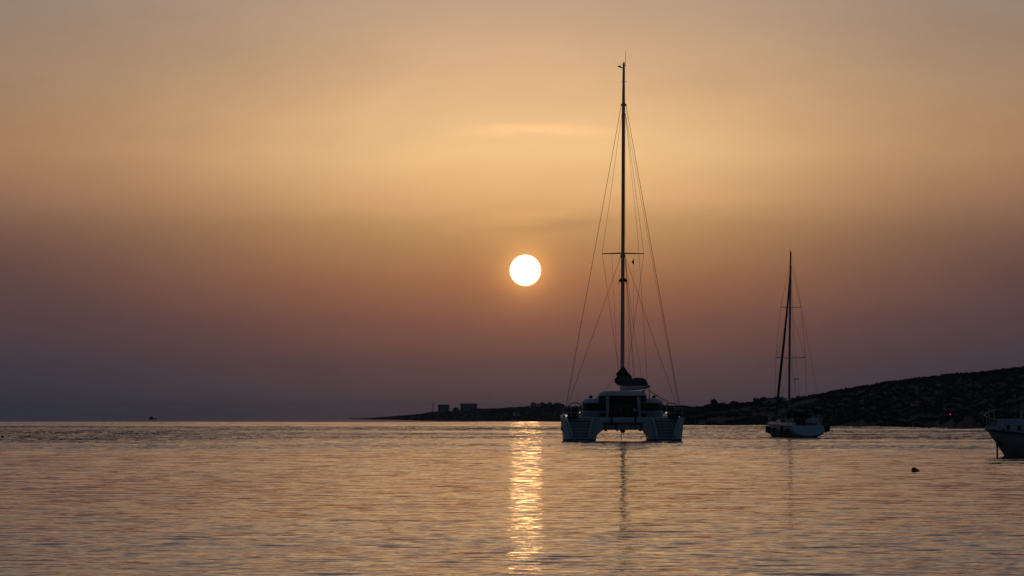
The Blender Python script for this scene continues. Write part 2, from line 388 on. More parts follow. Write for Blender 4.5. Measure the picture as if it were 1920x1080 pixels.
# scrub: low bushes scattered over both slopes, nobody could count them
def scrub(T, count, smin, smax, seed, name):
    rs = np.random.RandomState(seed); mb = MB(); n, nr, _ = T.shape
    for q in range(count):
        i = rs.randint(0, n - 1); k = nr - 6 if rs.rand() < 0.28 else rs.randint(2, nr - 5)
        f = rs.rand()
        if k != nr - 6 and vn(T[i, k][0] / 22.0 + 50, T[i, k][1] / 30.0, seed) < 0.18: continue
        p = T[i, k] * (1 - f) + T[min(i + 1, n - 1), k] * f
        s = smin + (smax - smin) * rs.rand() ** 2
        for _ in range(6):
            c = p + np.array([rs.normal(0, s * 0.55), rs.normal(0, s * 0.55), s * (0.05 + 0.45 * rs.rand())])
            a = rs.rand() * 6.28; r = s * (0.3 + 0.3 * rs.rand()); tz = rs.normal(0, 0.5)
            u_ = np.array([math.cos(a), math.sin(a), tz * 0.5]) * r; v_ = np.array([-math.sin(a) * 0.5, math.cos(a) * 0.5, 0.8]) * r
            mb.add([c - u_ - v_ * .6, c + u_ * .9 - v_, c + u_ * .7 + v_, c - u_ * .6 + v_ * .8], [(0, 1, 2, 3)])
    o = mb.build(name, MT['leaf2']); tag(o, None, None, kind='stuff'); return o
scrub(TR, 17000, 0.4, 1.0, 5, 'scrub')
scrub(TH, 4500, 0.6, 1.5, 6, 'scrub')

def tree(px, top, base, wpx, d, label, kind=0, group='trees along the low shore skyline'):
    s = d / F; h = (base - top) * s * 1.18; w_ = wpx * s * 1.9
    b = W(px, base, d); b.z -= 0.3
    o = thing('tree', b, label, 'tree', group)
    rs = random.Random(int(px * 10))
    tr = MB(); lean = rs.uniform(-.05, .05) * h
    tr.tube([(0, 0, 0), (lean * .4, 0, h * .3), (lean, 0, h * .65)], [w_ * .05 + .06, w_ * .04 + .05, .05], 7)
    for k in range(4):
        a = rs.uniform(0, 6.28); tr.tube([(lean * .4, 0, h * rs.uniform(.25, .4)), (math.cos(a) * w_ * .3, math.sin(a) * w_ * .3, h * rs.uniform(.6, .8))], [.07, .03], 5)
    tr.build('trunk', MT['bark'], o)
    cr = MB(); lobes = []
    for k in range(9):
        lobes.append((rs.uniform(-.36, .36) * w_, rs.uniform(-.3, .3) * w_, h * rs.uniform(.42, .84), rs.uniform(.14, .24) * w_))
    lobes.append((lean, 0, h * .80, .2 * h))
    for k in range(800):
        L_ = rs.choice(lobes); th = rs.uniform(0, 6.28); ph = math.acos(rs.uniform(-1, 1)); r = L_[3] * rs.uniform(.45, 1.05)
        c = Vector((L_[0] + r * math.sin(ph) * math.cos(th), L_[1] + r * math.sin(ph) * math.sin(th), L_[2] + r * .75 * math.cos(ph)))
        e = rs.uniform(.03, .075) * (w_ + h) * .5
        u_ = Vector((rs.gauss(0, 1), rs.gauss(0, 1), rs.gauss(0, 1))).normalized() * e; v_ = u_.orthogonal().normalized() * e * .8
        cr.add([c - u_, c - v_, c + u_, c + v_], [(0, 1, 2, 3)])
    cr.build('crown', MT['leaf'] if kind == 0 else MT['leaf2'], o)
    return o
T = [
 (985, 765, 768, 7, 1980, 'low bush-like tree left of the blue dome on the skyline'),
 (1014.5, 755.5, 770, 8.5, 1960, 'rounded tree right beside the blue dome'),
 (1023, 757.5, 770, 6, 1930, 'small tree between the round tree by the dome and the wide clump'),
 (1032, 757, 772, 14, 1920, 'broad tree at the left half of the wide dark clump left of the catamaran'),
 (1041, 757.5, 772, 13, 1900, 'broad tree at the right half of the wide dark clump left of the catamaran'),
 (1052, 759, 772, 11, 1890, 'mushroom shaped tree just left of the catamaran stern rail'),
 (1288, 765.5, 774, 13, 840, 'low tree just right of the catamaran on the skyline'),
 (1303, 766, 774, 14, 850, 'low flat tree second to the right of the catamaran'),
 (1317, 765.5, 773, 13, 850, 'low flat tree left of the tallest pointed tree'),
 (1328, 757, 770, 12, 850, 'shorter left shoulder of the tallest pointed tree on the low shore'),
 (1338, 749, 770, 17, 855, 'tallest pointed tree on the low shore between the two sailing boats'),
 (1349, 756, 769, 13, 855, 'tree leaning against the right side of the tallest pointed tree'),
 (1362, 758.5, 768, 13, 855, 'low tree between the tallest pointed tree and the small round one'),
 (1380, 752, 766, 14, 850, 'small round tree midway between the tallest tree and the white house'),
 (1394, 756.5, 766, 14, 850, 'low tree right of the small round tree on the skyline'),
 (1408, 755.5, 765, 14, 850, 'low spreading tree left of the dark tree by the white house'),
 (1428, 745, 762, 15, 850, 'dark round tree beside the left end of the white house'),
 (1418, 752, 764, 12, 850, 'low tree under the dark round tree by the white house'),
 (1488, 749.5, 758, 12, 845, 'low tree in front of the right part of the white house'),
 (1444, 754.5, 763, 15, 835, 'low bush in front of the left end of the long white house'),
 (1464, 755, 763, 15, 835, 'low bush in front of the middle of the long white house'),
]
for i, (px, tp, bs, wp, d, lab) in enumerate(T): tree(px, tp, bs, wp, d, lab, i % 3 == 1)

# ------------------------------------------------------------------ shore buildings
def block(name, xa, xb, top, base, d, dep, label, m, nwin=3, gable=False):
    s = d / F; b = W((xa + xb) / 2, base, d); b.z -= 0.6
    o = thing(name, b, label, 'building'); w_ = (xb - xa) * s; h = (base - top) * s + 0.6
    if gable:
        MB().box((0, dep / 2, h * .38), (w_, dep, h * .76)).build('wall', m, o)
        MB().add([(-w_ * .56, -.3, h * .76), (w_ * .56, -.3, h * .76), (w_ * .56, dep + .3, h * .76), (-w_ * .56, dep + .3, h * .76), (-w_ * .2, dep / 2, h), (w_ * .2, dep / 2, h)],
                 [(0, 1, 5, 4), (2, 3, 4, 5), (1, 2, 5), (3, 0, 4), (3, 2, 1, 0)]).build('roof', MT['roof'], o)
    else:
        MB().box((0, dep / 2, h / 2), (w_, dep, h)).build('wall', m, o)
        r = MB()
        r.box((0, dep / 2, h + .12), (w_ + .3, dep + .3, .24)); r.build('roof', MT['wall'], o)
    for k in range(nwin):
        x = -w_ / 2 + w_ * (k + .5) / nwin
        f = MB().box((x, -.03, h * .55), (.9, .1, 1.0)).build('window', MT['glass'], o)
        MB().box((x, -.08, h * .55 - .58), (1.1, .16, .1)).build('sill', m, f)
    MB().box((w_ * .25, -.03, 1.55), (.95, .12, 2.0)).build('door', MT['bark'], o)
    return o
block('block_building', 821, 842.5, 759.2, 775, 2330, 8, 'grey flat-roofed block building, the narrower of the two on the headland', MT['wall'])
block('block_building', 863, 894.8, 757.2, 774, 2200, 9, 'wide grey flat-roofed block building, the larger of the two on the headland', MT['wall'], 4)
block('small_house', 849, 860.5, 764, 774, 2240, 6, 'small hip-roofed house between the two grey block buildings', MT['wall'], 1, True)
wh = block('white_house', 1431, 1474, 748, 760, 856, 7, 'long low whitewashed house behind the bow of the dark-masted sailing yacht', MT['gelb'], 2)
MB().box((1.1, 3.5, 2.35), (2.4, 4, .9)).build('upper_room', MT['gelb'], wh)
block('white_house', 1484, 1500, 747.6, 757, 866, 6, 'short whitewashed house right of the yacht mast at the foot of the hill', MT['gelb'], 2)
block('low_shed', 962, 974, 773.5, 777.5, 1930, 4, 'low pale shed near the shore under the skyline trees', MT['wallw'], 1)
# domed chapel
c = W(1000, 766.5, 2010); ch = thing('domed_chapel', c, 'small chapel with a blue dome among the skyline trees left of the catamaran', 'chapel')
s = 2010 / F
MB().box((0, 0, .3), (13 * s, 13 * s, 1.8)).build('wall', MT['wallw'], ch)
dm = MB(); rings = []
for i in range(9):
    a = math.pi / 2 * i / 8.2; rings.append([(6.3 * s * math.cos(a) * math.cos(2 * math.pi * j / 20), 6.3 * s * math.cos(a) * math.sin(2 * math.pi * j / 20), 1.2 + 9 * s * math.sin(a)) for j in range(20)])
dm.loft(rings).build('dome', mat('blue_dome_paint', (0.05, 0.10, 0.26), .6), ch, smooth=True)
# lattice tower
b = W(811.5, 776, 2330); lt = thing('lattice_tower', b, 'thin lattice radio tower left of the block buildings', 'tower'); s = 2330 / F; h = 18.8 * s
fr = MB()
for sx in (-1, 1):
    for sy in (-1, 1): fr.tube([(sx * .55, sy * .55, 0), (sx * .22, sy * .22, h)], .07, 4)
for k in range(9):
    z0 = h * k / 9; z1 = h * (k + 1) / 9; a0 = .55 - .33 * k / 9; a1 = .55 - .33 * (k + 1) / 9
    for sy in (-1, 1): fr.tube([(-a0, sy * a0, z0), (a1, sy * a1, z1)], .05, 4); fr.tube([(a0, sy * a0, z0), (-a1, sy * a1, z1)], .05, 4)
fr.build('lattice_frame', MT['rope'], lt)
MB().tube([(0, 0, h - .8), (0, 0, h)], .45, 8).build('antenna_drum', MT['rope'], lt)
# red light on the hillside
d_ = shore_d(1781) + 45; rp = W(1781, 784, d_); rl = thing('signal_lamp', rp, 'red signal lamp glowing low on the dark hillside', 'lamp')
MB().tube([(0, 0, -1.2), (0, 0, 6 * d_ / F)], [.05, .035], 8).build('pole', MT['rope'], rl)
MB().ball((0, 0, 6 * d_ / F + .1), .09).build('lamp_glass', MT['redlamp'], rl, smooth=True)

# ================================================================== catamaran
D1 = 282.0; OX = (1168 - 960) / F * D1; OZ = sea(OX, D1)
cat_ = thing('catamaran', (OX, D1, OZ), 'large white sailing catamaran with a tall mast, seen from its stern', 'catamaran')
def c(px, py, dy=0.0):          # a point of the catamaran: photo pixel and metres forward of the stern
    p = W(px, py, D1 + dy); return (p.x - OX, dy, p.z - OZ)
def cxz(px, py, dy=0.0):
    p = c(px, py, dy); return (p[0], p[2])
LEN = 17.5
def cat_hull(side):
    # section outline (x,z) at the stern, traced from outboard gunwale round the waterline to the tunnel top
    if side < 0: sec = [(1053.6, 782.5), (1054.3, 790), (1055.8, 806), (1058, 824), (1060, 833), (1085, 838), (1110, 833), (1115, 826), (1117, 822), (1120.5, 814.5), (1125, 810), (1131, 806.3), (1131, 795), (1113, 782.5)]
    else: sec = [(1282.6, 783.5), (1282.2, 790), (1281, 806), (1278, 824), (1276, 833), (1251, 838), (1226, 833), (1220.5, 826), (1218, 821), (1213, 813), (1208, 809), (1202, 806.3), (1202, 795), (1222, 782.5)]
    base = [cxz(*p) for p in sec]
    cx = sum(b[0] for b in base[:9]) / 9
    rings = []
    for k in range(11):
        t = k / 10; y = 2.1 + t * (LEN - 2.1)
        tap = math.sqrt(max(0.02, 1 - max(0, (t - .35) / .65) ** 2.2)); rise = .35 * t
        inn = 1.0 if t < .5 else max(.0, 1 - (t - .5) / .12)
        r = []
        for i, (x, z) in enumerate(base):
            xx = cx + (x - cx) * tap
            if i >= 10: 
                xx = xx if inn > .99 else cx + (x - cx) * (tap * .42 + .3 * inn)
            zz = z + (rise * (1 if z > .4 else 0.2))
            if z < 0: zz = z * (1 - .5 * t)
            r.append((xx, y, zz))
        rings.append(r)
    # stern: outer and inner cheeks run aft of the steps
    h = MB(); h.loft(rings); return h
for sd_ in (-1, 1):
    hull = cat_hull(sd_).build('hull', MT['gel'], cat_, bevel=0.05)
    # sugar scoop: a base tier at the waterline and treads stepping forward and up
    xs0, xs1 = ((1060.5, 1110.5) if sd_ < 0 else (1225, 1276.5))
    ye = [782.5, 790.2, 795.2, 800.6, 806.6, 812.6, 818.6, 824.5, 835]
    st = MB()
    for k in range(len(ye) - 1):
        t0 = k / 7; xa = xs0 + (13 * t0 if sd_ < 0 else 8 * t0); xb = xs1 - (8 * t0 if sd_ < 0 else 13 * t0)
        y_a = 1.55 - .24 * k
        pa = c(xa, ye[k]); pb = c(xb, ye[k + 1])
        st.box(((pa[0] + pb[0]) / 2, (y_a + 2.2) / 2, (pa[2] + pb[2]) / 2 - .02), (abs(pb[0] - pa[0]), 2.2 - y_a, abs(pa[2] - pb[2]) - .055))
    st.build('step', MT['gelg'], hull, bevel=.03)
    tr = MB()      # dark shadow gap riser behind the treads
    pa = c(xs0 + 2, 784); pb = c(xs1 - 2, 832)
    # cheeks: the two pale rails that bound the steps
    for q in ((0, 1) if sd_ < 0 else (1, 0)):
        pts_o = [(1053.6, 783), (1060.5, 783), (1074, 824.5), (1075, 833), (1060, 833), (1058, 824), (1055, 803)] if q == 0 else [(1112, 783), (1131, 795), (1131, 806), (1120, 815), (1117, 824), (1112, 833), (1101, 833), (1103, 824), (1109, 795)]
        if sd_ > 0:
            pts_o = [(2336 - a, b) for a, b in pts_o]
        ck = MB(); poly = [cxz(*p) for p in pts_o]; n = len(poly)
        front = [(x, .0 + .30 * max(0, z) , z) for x, z in poly]; back = [(x, 2.15, z) for x, z in poly]
        ck.loft([front, back]); ck.build('stern_cheek', MT['gel'] if q == 0 else MT['gelg'], hull, bevel=.04)
        rail = [(1060, 783), (1066, 796), (1071.5, 812), (1074, 825)] if q == 0 else [(1113.5, 783), (1109.5, 795), (1106, 810), (1103, 825)]
        if sd_ > 0: rail = [(2336 - a, b) for a, b in rail]
        rr = MB(); rp_ = [c(*p) for p in rail]; rr.tube([(x, .3 * max(0, z) - .05, z) for x, y, z in rp_], .11, 8)
        rr.build('step_rail', MT['gelb'], hull, smooth=True)
for sd_ in (-1, 1):
    sx0, sx1 = (1057.2, 1117.6) if sd_ < 0 else (1218.0, 1278.6); a = c(sx0, 823.6); b_ = c(sx1, 829)
    MB().loft([[(a[0], y_, a[2]), (b_[0], y_, a[2]), (b_[0] - .1, y_, -.3), (a[0] + .1, y_, -.3)] for y_ in (-.03, 8.0)]).build('waterline_stripe', MT['anti'], [h for h in cat_.children if h.name.startswith('hull')][0 if sd_ < 0 else 1])
# bridge deck between the hulls
p0 = cxz(1129, 793.5); p1 = cxz(1204, 806.2)
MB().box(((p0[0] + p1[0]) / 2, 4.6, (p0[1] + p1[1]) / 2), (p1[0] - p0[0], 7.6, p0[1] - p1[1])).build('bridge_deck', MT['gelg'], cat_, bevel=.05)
bd = cat_.children[-1]
for xa, xb in ((1135.5, 1154.8), (1183.6, 1203)):
    a = cxz(xa, 795.8); b_ = cxz(xb, 805.2)
    f = MB(); w_ = b_[0] - a[0]; hh = a[1] - b_[1]; cx_ = (a[0] + b_[0]) / 2; cz_ = (a[1] + b_[1]) / 2
    for dx_, dz_, sx_, sz_ in ((-w_ / 2, 0, .09, hh), (w_ / 2, 0, .09, hh), (0, hh / 2, w_ + .09, .08), (0, -hh / 2, w_ + .09, .08)):
        f.box((cx_ + dx_, .79, cz_ + dz_), (sx_, .06, sz_))
    f.build('locker_hatch', MT['dark'], cat_)
# aft crossbeam with seat back in three lengths, black strips painting the two dark gaps between them
for xa, xb in ((1113, 1145.2), (1147.8, 1190.2), (1193.2, 1225)):
    a = cxz(xa, 782.4); b_ = cxz(xb, 793.6)
    MB().box(((a[0] + b_[0]) / 2, .75, (a[1] + b_[1]) / 2), (b_[0] - a[0], .55, a[1] - b_[1])).build('aft_bench', MT['gelb'], cat_, bevel=.07)
for xm in (1146.5, 1191.7):
    a = cxz(xm, 781.8); b_ = cxz(xm, 795)
    MB().box((a[0], .74, (a[1] + b_[1]) / 2), (.12, .62, a[1] - b_[1])).build('gap_strip', MT['dark'], cat_)
for xa, ya, yb, r in ((1136.3, 805.5, 809, .13), (1157.8, 805.5, 808.6, .09), (1168.5, 805.5, 812, .2), (1201, 805.5, 809, .11)):
    a = c(xa, ya); b_ = c(xa, yb); MB().tube([(a[0], 1.2, a[2] + .05), (a[0], 1.2, (a[2] + b_[2]) / 2), (b_[0], 1.2, b_[2])], [r * 1.3, r, r * .45], 8).build('drain_fitting', MT['dark'], cat_)
for pts in (((1128, 812), (1133, 818), (1138, 824.5)), ((1165.8, 811), (1165.8, 826)), ((1209.5, 812), (1206, 818), (1202, 824))):
    MB().tube([(x, 1.3, z) for x, y, z in [c(*p) for p in pts]], .022, 6).build('hanging_line', MT['rope'], cat_)
# deck sheet and cockpit
a = cxz(1054, 783.2); b_ = cxz(1282.5, 786)
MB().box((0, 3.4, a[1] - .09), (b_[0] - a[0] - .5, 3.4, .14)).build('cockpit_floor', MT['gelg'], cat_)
fd = MB(); fd.box((0, 8.4, a[1] + .05), (9.3, 6.6, .2)); fd.build('side_deck', MT['gel'], cat_, bevel=.05)
tp_ = MB()
for k in range(15): tp_.tube([(-3.4 + k * 6.8 / 14, 11.7, a[1] + .1), (-3.4 + k * 6.8 / 14, 15.6, a[1] + .18)], .02, 4)
for k in range(9): tp_.tube([(-3.4, 11.7 + k * 3.9 / 8, a[1] + .11 + k * .01), (3.4, 11.7 + k * 3.9 / 8, a[1] + .11 + k * .01)], .02, 4)
tp_.build('trampoline_net', MT['dark'], cat_)
MB().tube([(-3.9, 15.8, a[1] + .15), (3.9, 15.8, a[1] + .15)], .16, 10).build('forward_crossbeam', MT['alu'], cat_, smooth=True)
# saloon: lower wall, window band, roof
def slab(xa, xb, ya, yb, y0, y1, inset=0.0, n=6, rnd=1.0):
    """rounded-plan slab between photo columns xa..xb and rows ya..yb"""
    a = cxz(xa, ya, y0); b_ = cxz(xb, yb, y0); w_ = (b_[0] - a[0]) / 2; cx_ = (a[0] + b_[0]) / 2
    ring = []
    for sx, sy, a0 in ((1, 1, 0), (-1, 1, 90), (-1, -1, 180), (1, -1, 270)):
        for k in range(n + 1):
            t = math.radians(a0 + 90 * k / n); ring.append((cx_ + sx * (w_ - rnd) + rnd * math.cos(t), (y0 + y1) / 2 + sy * ((y1 - y0) / 2 - rnd) + rnd * math.sin(t)))
    return ring, b_[1], a[1], cx_, (y0 + y1) / 2
def slab_mesh(name, m, xa, xb, ya, yb, y0, y1, top_in=0.0, rnd=1.0, bev=.05, dome=0.0):
    ring, z0, z1, cx_, cy_ = slab(xa, xb, ya, yb, y0, y1, rnd=rnd)
    mb = MB(); def_ = [[(x, y, z0) for x, y in ring]]
    if dome:
        hgt = z1 - z0
        for t in (0.35, .6, .8, .92, 1.0):
            ins = dome * (1 - math.sqrt(max(0, 1 - t * t))); def_.append([(cx_ + (x - cx_) * (1 - ins), cy_ + (y - cy_) * (1 - ins), z0 + hgt * t) for x, y in ring])
    else: def_.append([(cx_ + (x - cx_) * (1 - top_in), cy_ + (y - cy_) * (1 - top_in), z1) for x, y in ring])
    mb.loft(def_); return mb.build(name, m, cat_, bevel=bev)
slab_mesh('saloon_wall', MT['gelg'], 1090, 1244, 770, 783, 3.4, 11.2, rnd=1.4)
slab_mesh('saloon_window', MT['glass'], 1092.5, 1242.5, 755.4, 770.2, 3.6, 11.0, rnd=1.4, bev=0)
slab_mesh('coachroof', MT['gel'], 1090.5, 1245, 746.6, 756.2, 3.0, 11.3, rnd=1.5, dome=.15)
for x_ in (1124, 1129, 1133):   # curtains seen behind the port window
    a = c(x_, 763, 3.55); MB().box((a[0], 3.56, a[2]), (.10, .05, .42)).build('curtain', MT['red'], cat_)
# cockpit hardtop on two posts, dark slab along its underside
slab_mesh('hardtop', MT['gel'], 1122.5, 1213.8, 732.8, 742.5, .6, 5.2, rnd=1.1, dome=.24)
slab_mesh('hardtop_underside', MT['canvas'], 1124, 1212.5, 741.2, 752.8, .9, 5.0, rnd=.8, bev=0)
slab_mesh('cockpit_door', MT['glass'], 1141, 1196, 752.6, 779, 3.25, 3.7, rnd=.1, bev=0)
a = c(1170, 776.5, 2.4); MB().box((a[0], 2.4, a[2]), (2.3, .8, .35)).build('cockpit_cushion', MT['red'], cat_, bevel=.05)
a = c(1168, 777.5, 1.3); MB().box((a[0], 1.5, a[2] - .05), (3.9, .5, .32)).build('cockpit_cushion', MT['red'], cat_, bevel=.05)
for x0_, x1_ in ((1139.3, 1138.6), (1196.7, 1199.6)):
    a = c(x0_, 741, .9); b_ = c(x1_, 782, .9)
    MB().loft([[(a[0] - .15, .8, a[2]), (a[0] + .15, .8, a[2]), (a[0] + .15, 1.2, a[2]), (a[0] - .15, 1.2, a[2])],
               [(b_[0] - .08, .8, b_[2]), (b_[0] + .08, .8, b_[2]), (b_[0] + .08, 1.1, b_[2]), (b_[0] - .08, 1.1, b_[2])]]).build('hardtop_post', MT['gelb'], cat_, bevel=.03)
a = c(1190.5, 768.9, 1.6); MB().ball((a[0], 1.6, a[2]), .18).build('ball_fender', MT['gelb'], cat_, smooth=True)
for x_ in (1152.5, 1164.5, 1178, 1187):
    a = c(x_, 766, 3.2); MB().box((a[0], 3.2, a[2]), (.16 if x_ == 1164.5 else .07, .06, 1.15)).build('door_frame', MT['gelg'], cat_)
a = c(1160, 768.5, 2.6); b_ = c(1180, 768.5, 2.6)
ctb = MB(); ctb.box(((a[0] + b_[0]) / 2 + .5, 2.5, a[2] - .3), (1.5, .8, .05)); ctb.box(((a[0] + b_[0]) / 2 + .5, 2.5, a[2] - .6), (.15, .15, .6)); ctb.build('cockpit_table', MT['wood'], cat_, bevel=.01)
a = c(1172, 756, 2.2); MB().tube([(a[0] - 2.3, 2.2, a[2] + .08), (a[0] - 1, 2.2, a[2] - .02), (a[0] + .8, 2.2, a[2] + .03), (a[0] + 1.7, 2.2, a[2] - .05)], [.05, .10, .08, .05], 8).build('rolled_awning', MT['sail'], cat_, smooth=True)
for x_, y_ in ((1146, 778.5), (1185, 778)):
    a = c(x_, y_, 1.1); MB().ball((a[0], 1.2, a[2] + .05), .17, sq=(1.3, 1, .8)).build('deck_bag', MT['canvas'], cat_, smooth=True)
# helm stations
def helm(px, py, rpx):
    o = c(px, py, 1.9); r = rpx * (D1 + 1.9) / F
    w_ = MB(); w_.tube([(o[0] + r * math.cos(t * math.pi / 20), 1.9, o[2] + r * math.sin(t * math.pi / 20)) for t in range(40)], .035, 8, closed=True)
    for k in range(5):
        t = math.pi / 2 + k * 2 * math.pi / 5; w_.tube([(o[0], 1.9, o[2]), (o[0] + r * math.cos(t), 1.9, o[2] + r * math.sin(t))], .016, 6)
    w_.ball((o[0], 1.9, o[2]), .09); w_.build('helm_wheel', MT['dark'], cat_, smooth=True)
    pd = MB(); pd.box((o[0], 2.25, o[2] - .35), (.55, .45, 1.0)); pd.box((o[0], 2.15, o[2] + .12), (.5, .3, .2)); pd.build('helm_pedestal', MT['canvas'], cat_, bevel=.05)
helm(1078.3, 768, 13.0); helm(1258.2, 767.8, 12.6)
for px_, sgn in ((1070, -1), (1267, 1)):
    s_ = MB(); a = c(px_, 772, 1.0); s_.box((a[0], 1.1, a[2] - .12), (.9, .35, .4)); s_.box((a[0], 1.25, a[2] - .4), (1.2, .7, .2)); s_.build('helm_seat', MT['canvas'], cat_, bevel=.07)
    # pushpit: corner stanchions, rails and a cloth dodger
    pp = MB(); x0_ = c(px_ - 15 * 1 if sgn < 0 else px_ + 15, 783, .2)[0]
    xo = c(1056.5 if sgn < 0 else 1280, 783, .2)[0]; xi = c(1086 if sgn < 0 else 1250, 783, .2)[0]; zt = c(0, 764.5)[2]; zb = c(0, 784)[2]
    pp.tube([(xo, 3.5, zb), (xo, 3.5, zt), (xo, .5, zt), (xo, .3, zb)], .022, 6)
    pp.tube([(xo, .4, zt), (xi, .5, zt - .02), (xi, .5, zb)], .022, 6); pp.tube([(xo, .4, (zt + zb) / 2), (xi, .5, (zt + zb) / 2)], .018, 6)
    pp.tube([((xo + xi) / 2, .45, zt), ((xo + xi) / 2, .45, zb)], .018, 6)
    pp.build('pushpit', MT['rail'], cat_, smooth=True)
    MB().box((xo + sgn * -.02, 1.9, (zt + zb) / 2 + .1), (.05, 2.6, .62)).build('side_dodger', MT['canvas'], cat_)
    ll = MB()
    for yk in (3.5, 6.0, 8.5, 11, 13.5): ll.tube([(xo * .985, yk, zb), (xo * .985, yk, zt)], .016, 6)
    for zk in (zt, (zt + zb) / 2): ll.tube([(xo * .985, 3.5, zk), (xo * .985, 13.5, zk), (xo * .8, 16.5, zk + .1)], .010, 5)
    ll.build('guard_rail', MT['rail'], cat_)
for px_, py_, w_, h_ in ((1087, 773.5, 2.6, 4.2), (1061.5, 779.4, 4.6, 2.4), (1248.8, 774, 3.6, 4.4), (1273.5, 781.2, 1.0, 2.4)):
    a = c(px_, py_, .3); MB().tube([(a[0], .2, a[2]), (a[0], .45, a[2])], [w_ * .022, w_ * .022], 10).build('glowing_fitting', MT['lamp'], cat_, smooth=True)  # small bright stern spots, given a weak glow of their own
fl = MB(); a = c(1279.5, 782, .15); b_ = c(1282, 788, .15)
fl.tube([(a[0], .1, a[2]), (a[0], .1, b_[2]), (b_[0] + .05, .1, b_[2] + .1), (b_[0] + .08, .1, a[2] - .02)], .03, 6); fl.build('boarding_ladder', MT['white'], cat_)
a = c(1054.6, 798, .9); MB().tube([(a[0] - .02, 1.0, a[2] + .5), (a[0] - .02, 1.0, a[2] + .35), (a[0] - .02, 1.0, a[2] - .35), (a[0] - .02, 1.0, a[2] - .45)], [.03, .09, .09, .03], 8).build('side_fender', MT['dark'], cat_, smooth=True)
# winches and deck gear on the coachroof
for px_, py_, k in ((1108.5, 743.8, 1.0), (1226.6, 744.2, .85)):
    a = c(px_, 749, 6); b_ = c(px_, py_ - 2.5, 6); g = MB()
    g.tube([(a[0] - .1, 6, a[2] - .1), (a[0] - .05, 6, (a[2] + b_[2]) / 2), (b_[0], 6, b_[2] - .08), (b_[0], 6, b_[2])], [.26 * k, .16 * k, .15 * k, .08 * k], 12)
    g.tube([(b_[0], 6, b_[2] - .03), (b_[0] + .28 * (1 if px_ > 1200 else .3), 5.8, b_[2] - .05)], .04, 6)
    g.build('winch', MT['dark'], cat_, smooth=True)
a = c(1120, 746, 4); MB().ball((a[0], 4, a[2] + .02), .07).build('deck_light', MT['dark'], cat_)
# ---- mast and rigging
MY = 9.6
def cm(px, py): return c(px, py, MY)
mm = MB(); mpts = [(1167.0, 733), (1167.0, 690), (1167.4, 600), (1167.9, 520), (1168.4, 440), (1168.9, 330), (1169.4, 215), (1169.9, 160), (1170.3, 119)]
rings = []
for (px_, py_), wpx in zip(mpts, (7.8, 7.6, 7.2, 6.9, 6.7, 6.4, 6.2, 5.0, 4.4)):
    o = cm(px_, py_); r = wpx / 2 * (D1 + MY) / F; rings.append([(o[0] + r * math.cos(2 * math.pi * j / 14), MY + 1.7 * r * math.sin(2 * math.pi * j / 14), o[2]) for j in range(14)])
mast = mm.loft(rings).build('mast', MT['aluw'], cat_, smooth=True)
def mtube(name, pts, r, m=MT['rope'], parent=mast, yoff=None, n=6):
    P_ = [c(p[0], p[1], p[2] if len(p) > 2 else MY) for p in pts]
    return MB().tube(P_, r, n).build(name, m, parent, smooth=True)
for (x0_, x1_, yy, r) in ((1164.8, 1175.2, 195.6, .11), (1166, 1173.8, 213.5, .07), (1165, 1176.5, 151.6, .02), (1163.5, 1172.7, 480, .16)):
    mtube('mast_fitting', [(x0_, yy), (x1_, yy)], r, MT['alu'])
mtube('spreader', [(1129.2, 475.6), (1168, 474.6)], [.045, .07], MT['alu']); mtube('spreader', [(1168, 474.6), (1207.7, 475.8)], [.07, .045], MT['alu'])
lb = MB()
for sx in (-1, 1):
    a = cm(1168.2 + sx * 4.6, 526.5); lb.box((a[0], MY - .1, a[2]), (.28, .3, .2)); lb.box((a[0] - sx * .02, MY - .1, a[2] + .14), (.14, .2, .14))
    lb.tube([(a[0] + sx * .22, MY - .1, a[2] + .2), (a[0] + sx * .22, MY - .1, a[2] - .2), (a[0] - sx * .1, MY - .1, a[2] - .2)], .012, 4)
lb.build('deck_floodlight', MT['dark'], mast)
mh = MB(); a = cm(1170.3, 119)
mh.tube([cm(1170.4, 119), cm(1170.6, 114)], [.09, .04], 6); mh.tube([cm(1173.6, 122), cm(1173.9, 94)], [.022, .014], 5); mh.tube([cm(1170, 121), cm(1173.6, 122)], .02, 4)
mh.tube([cm(1168, 125.6), cm(1163, 124.8), cm(1159.5, 122.6)], [.05, .04, .03], 6); mh.tube([cm(1159, 122.2), cm(1165, 123.2)], [.05, .07], 6); mh.tube([cm(1166.5, 117.5), cm(1169.5, 120)], .015, 4)
mh.build('masthead_gear', MT['dark'], mast)
SY = 7.8      # chain plates sit slightly aft of the mast
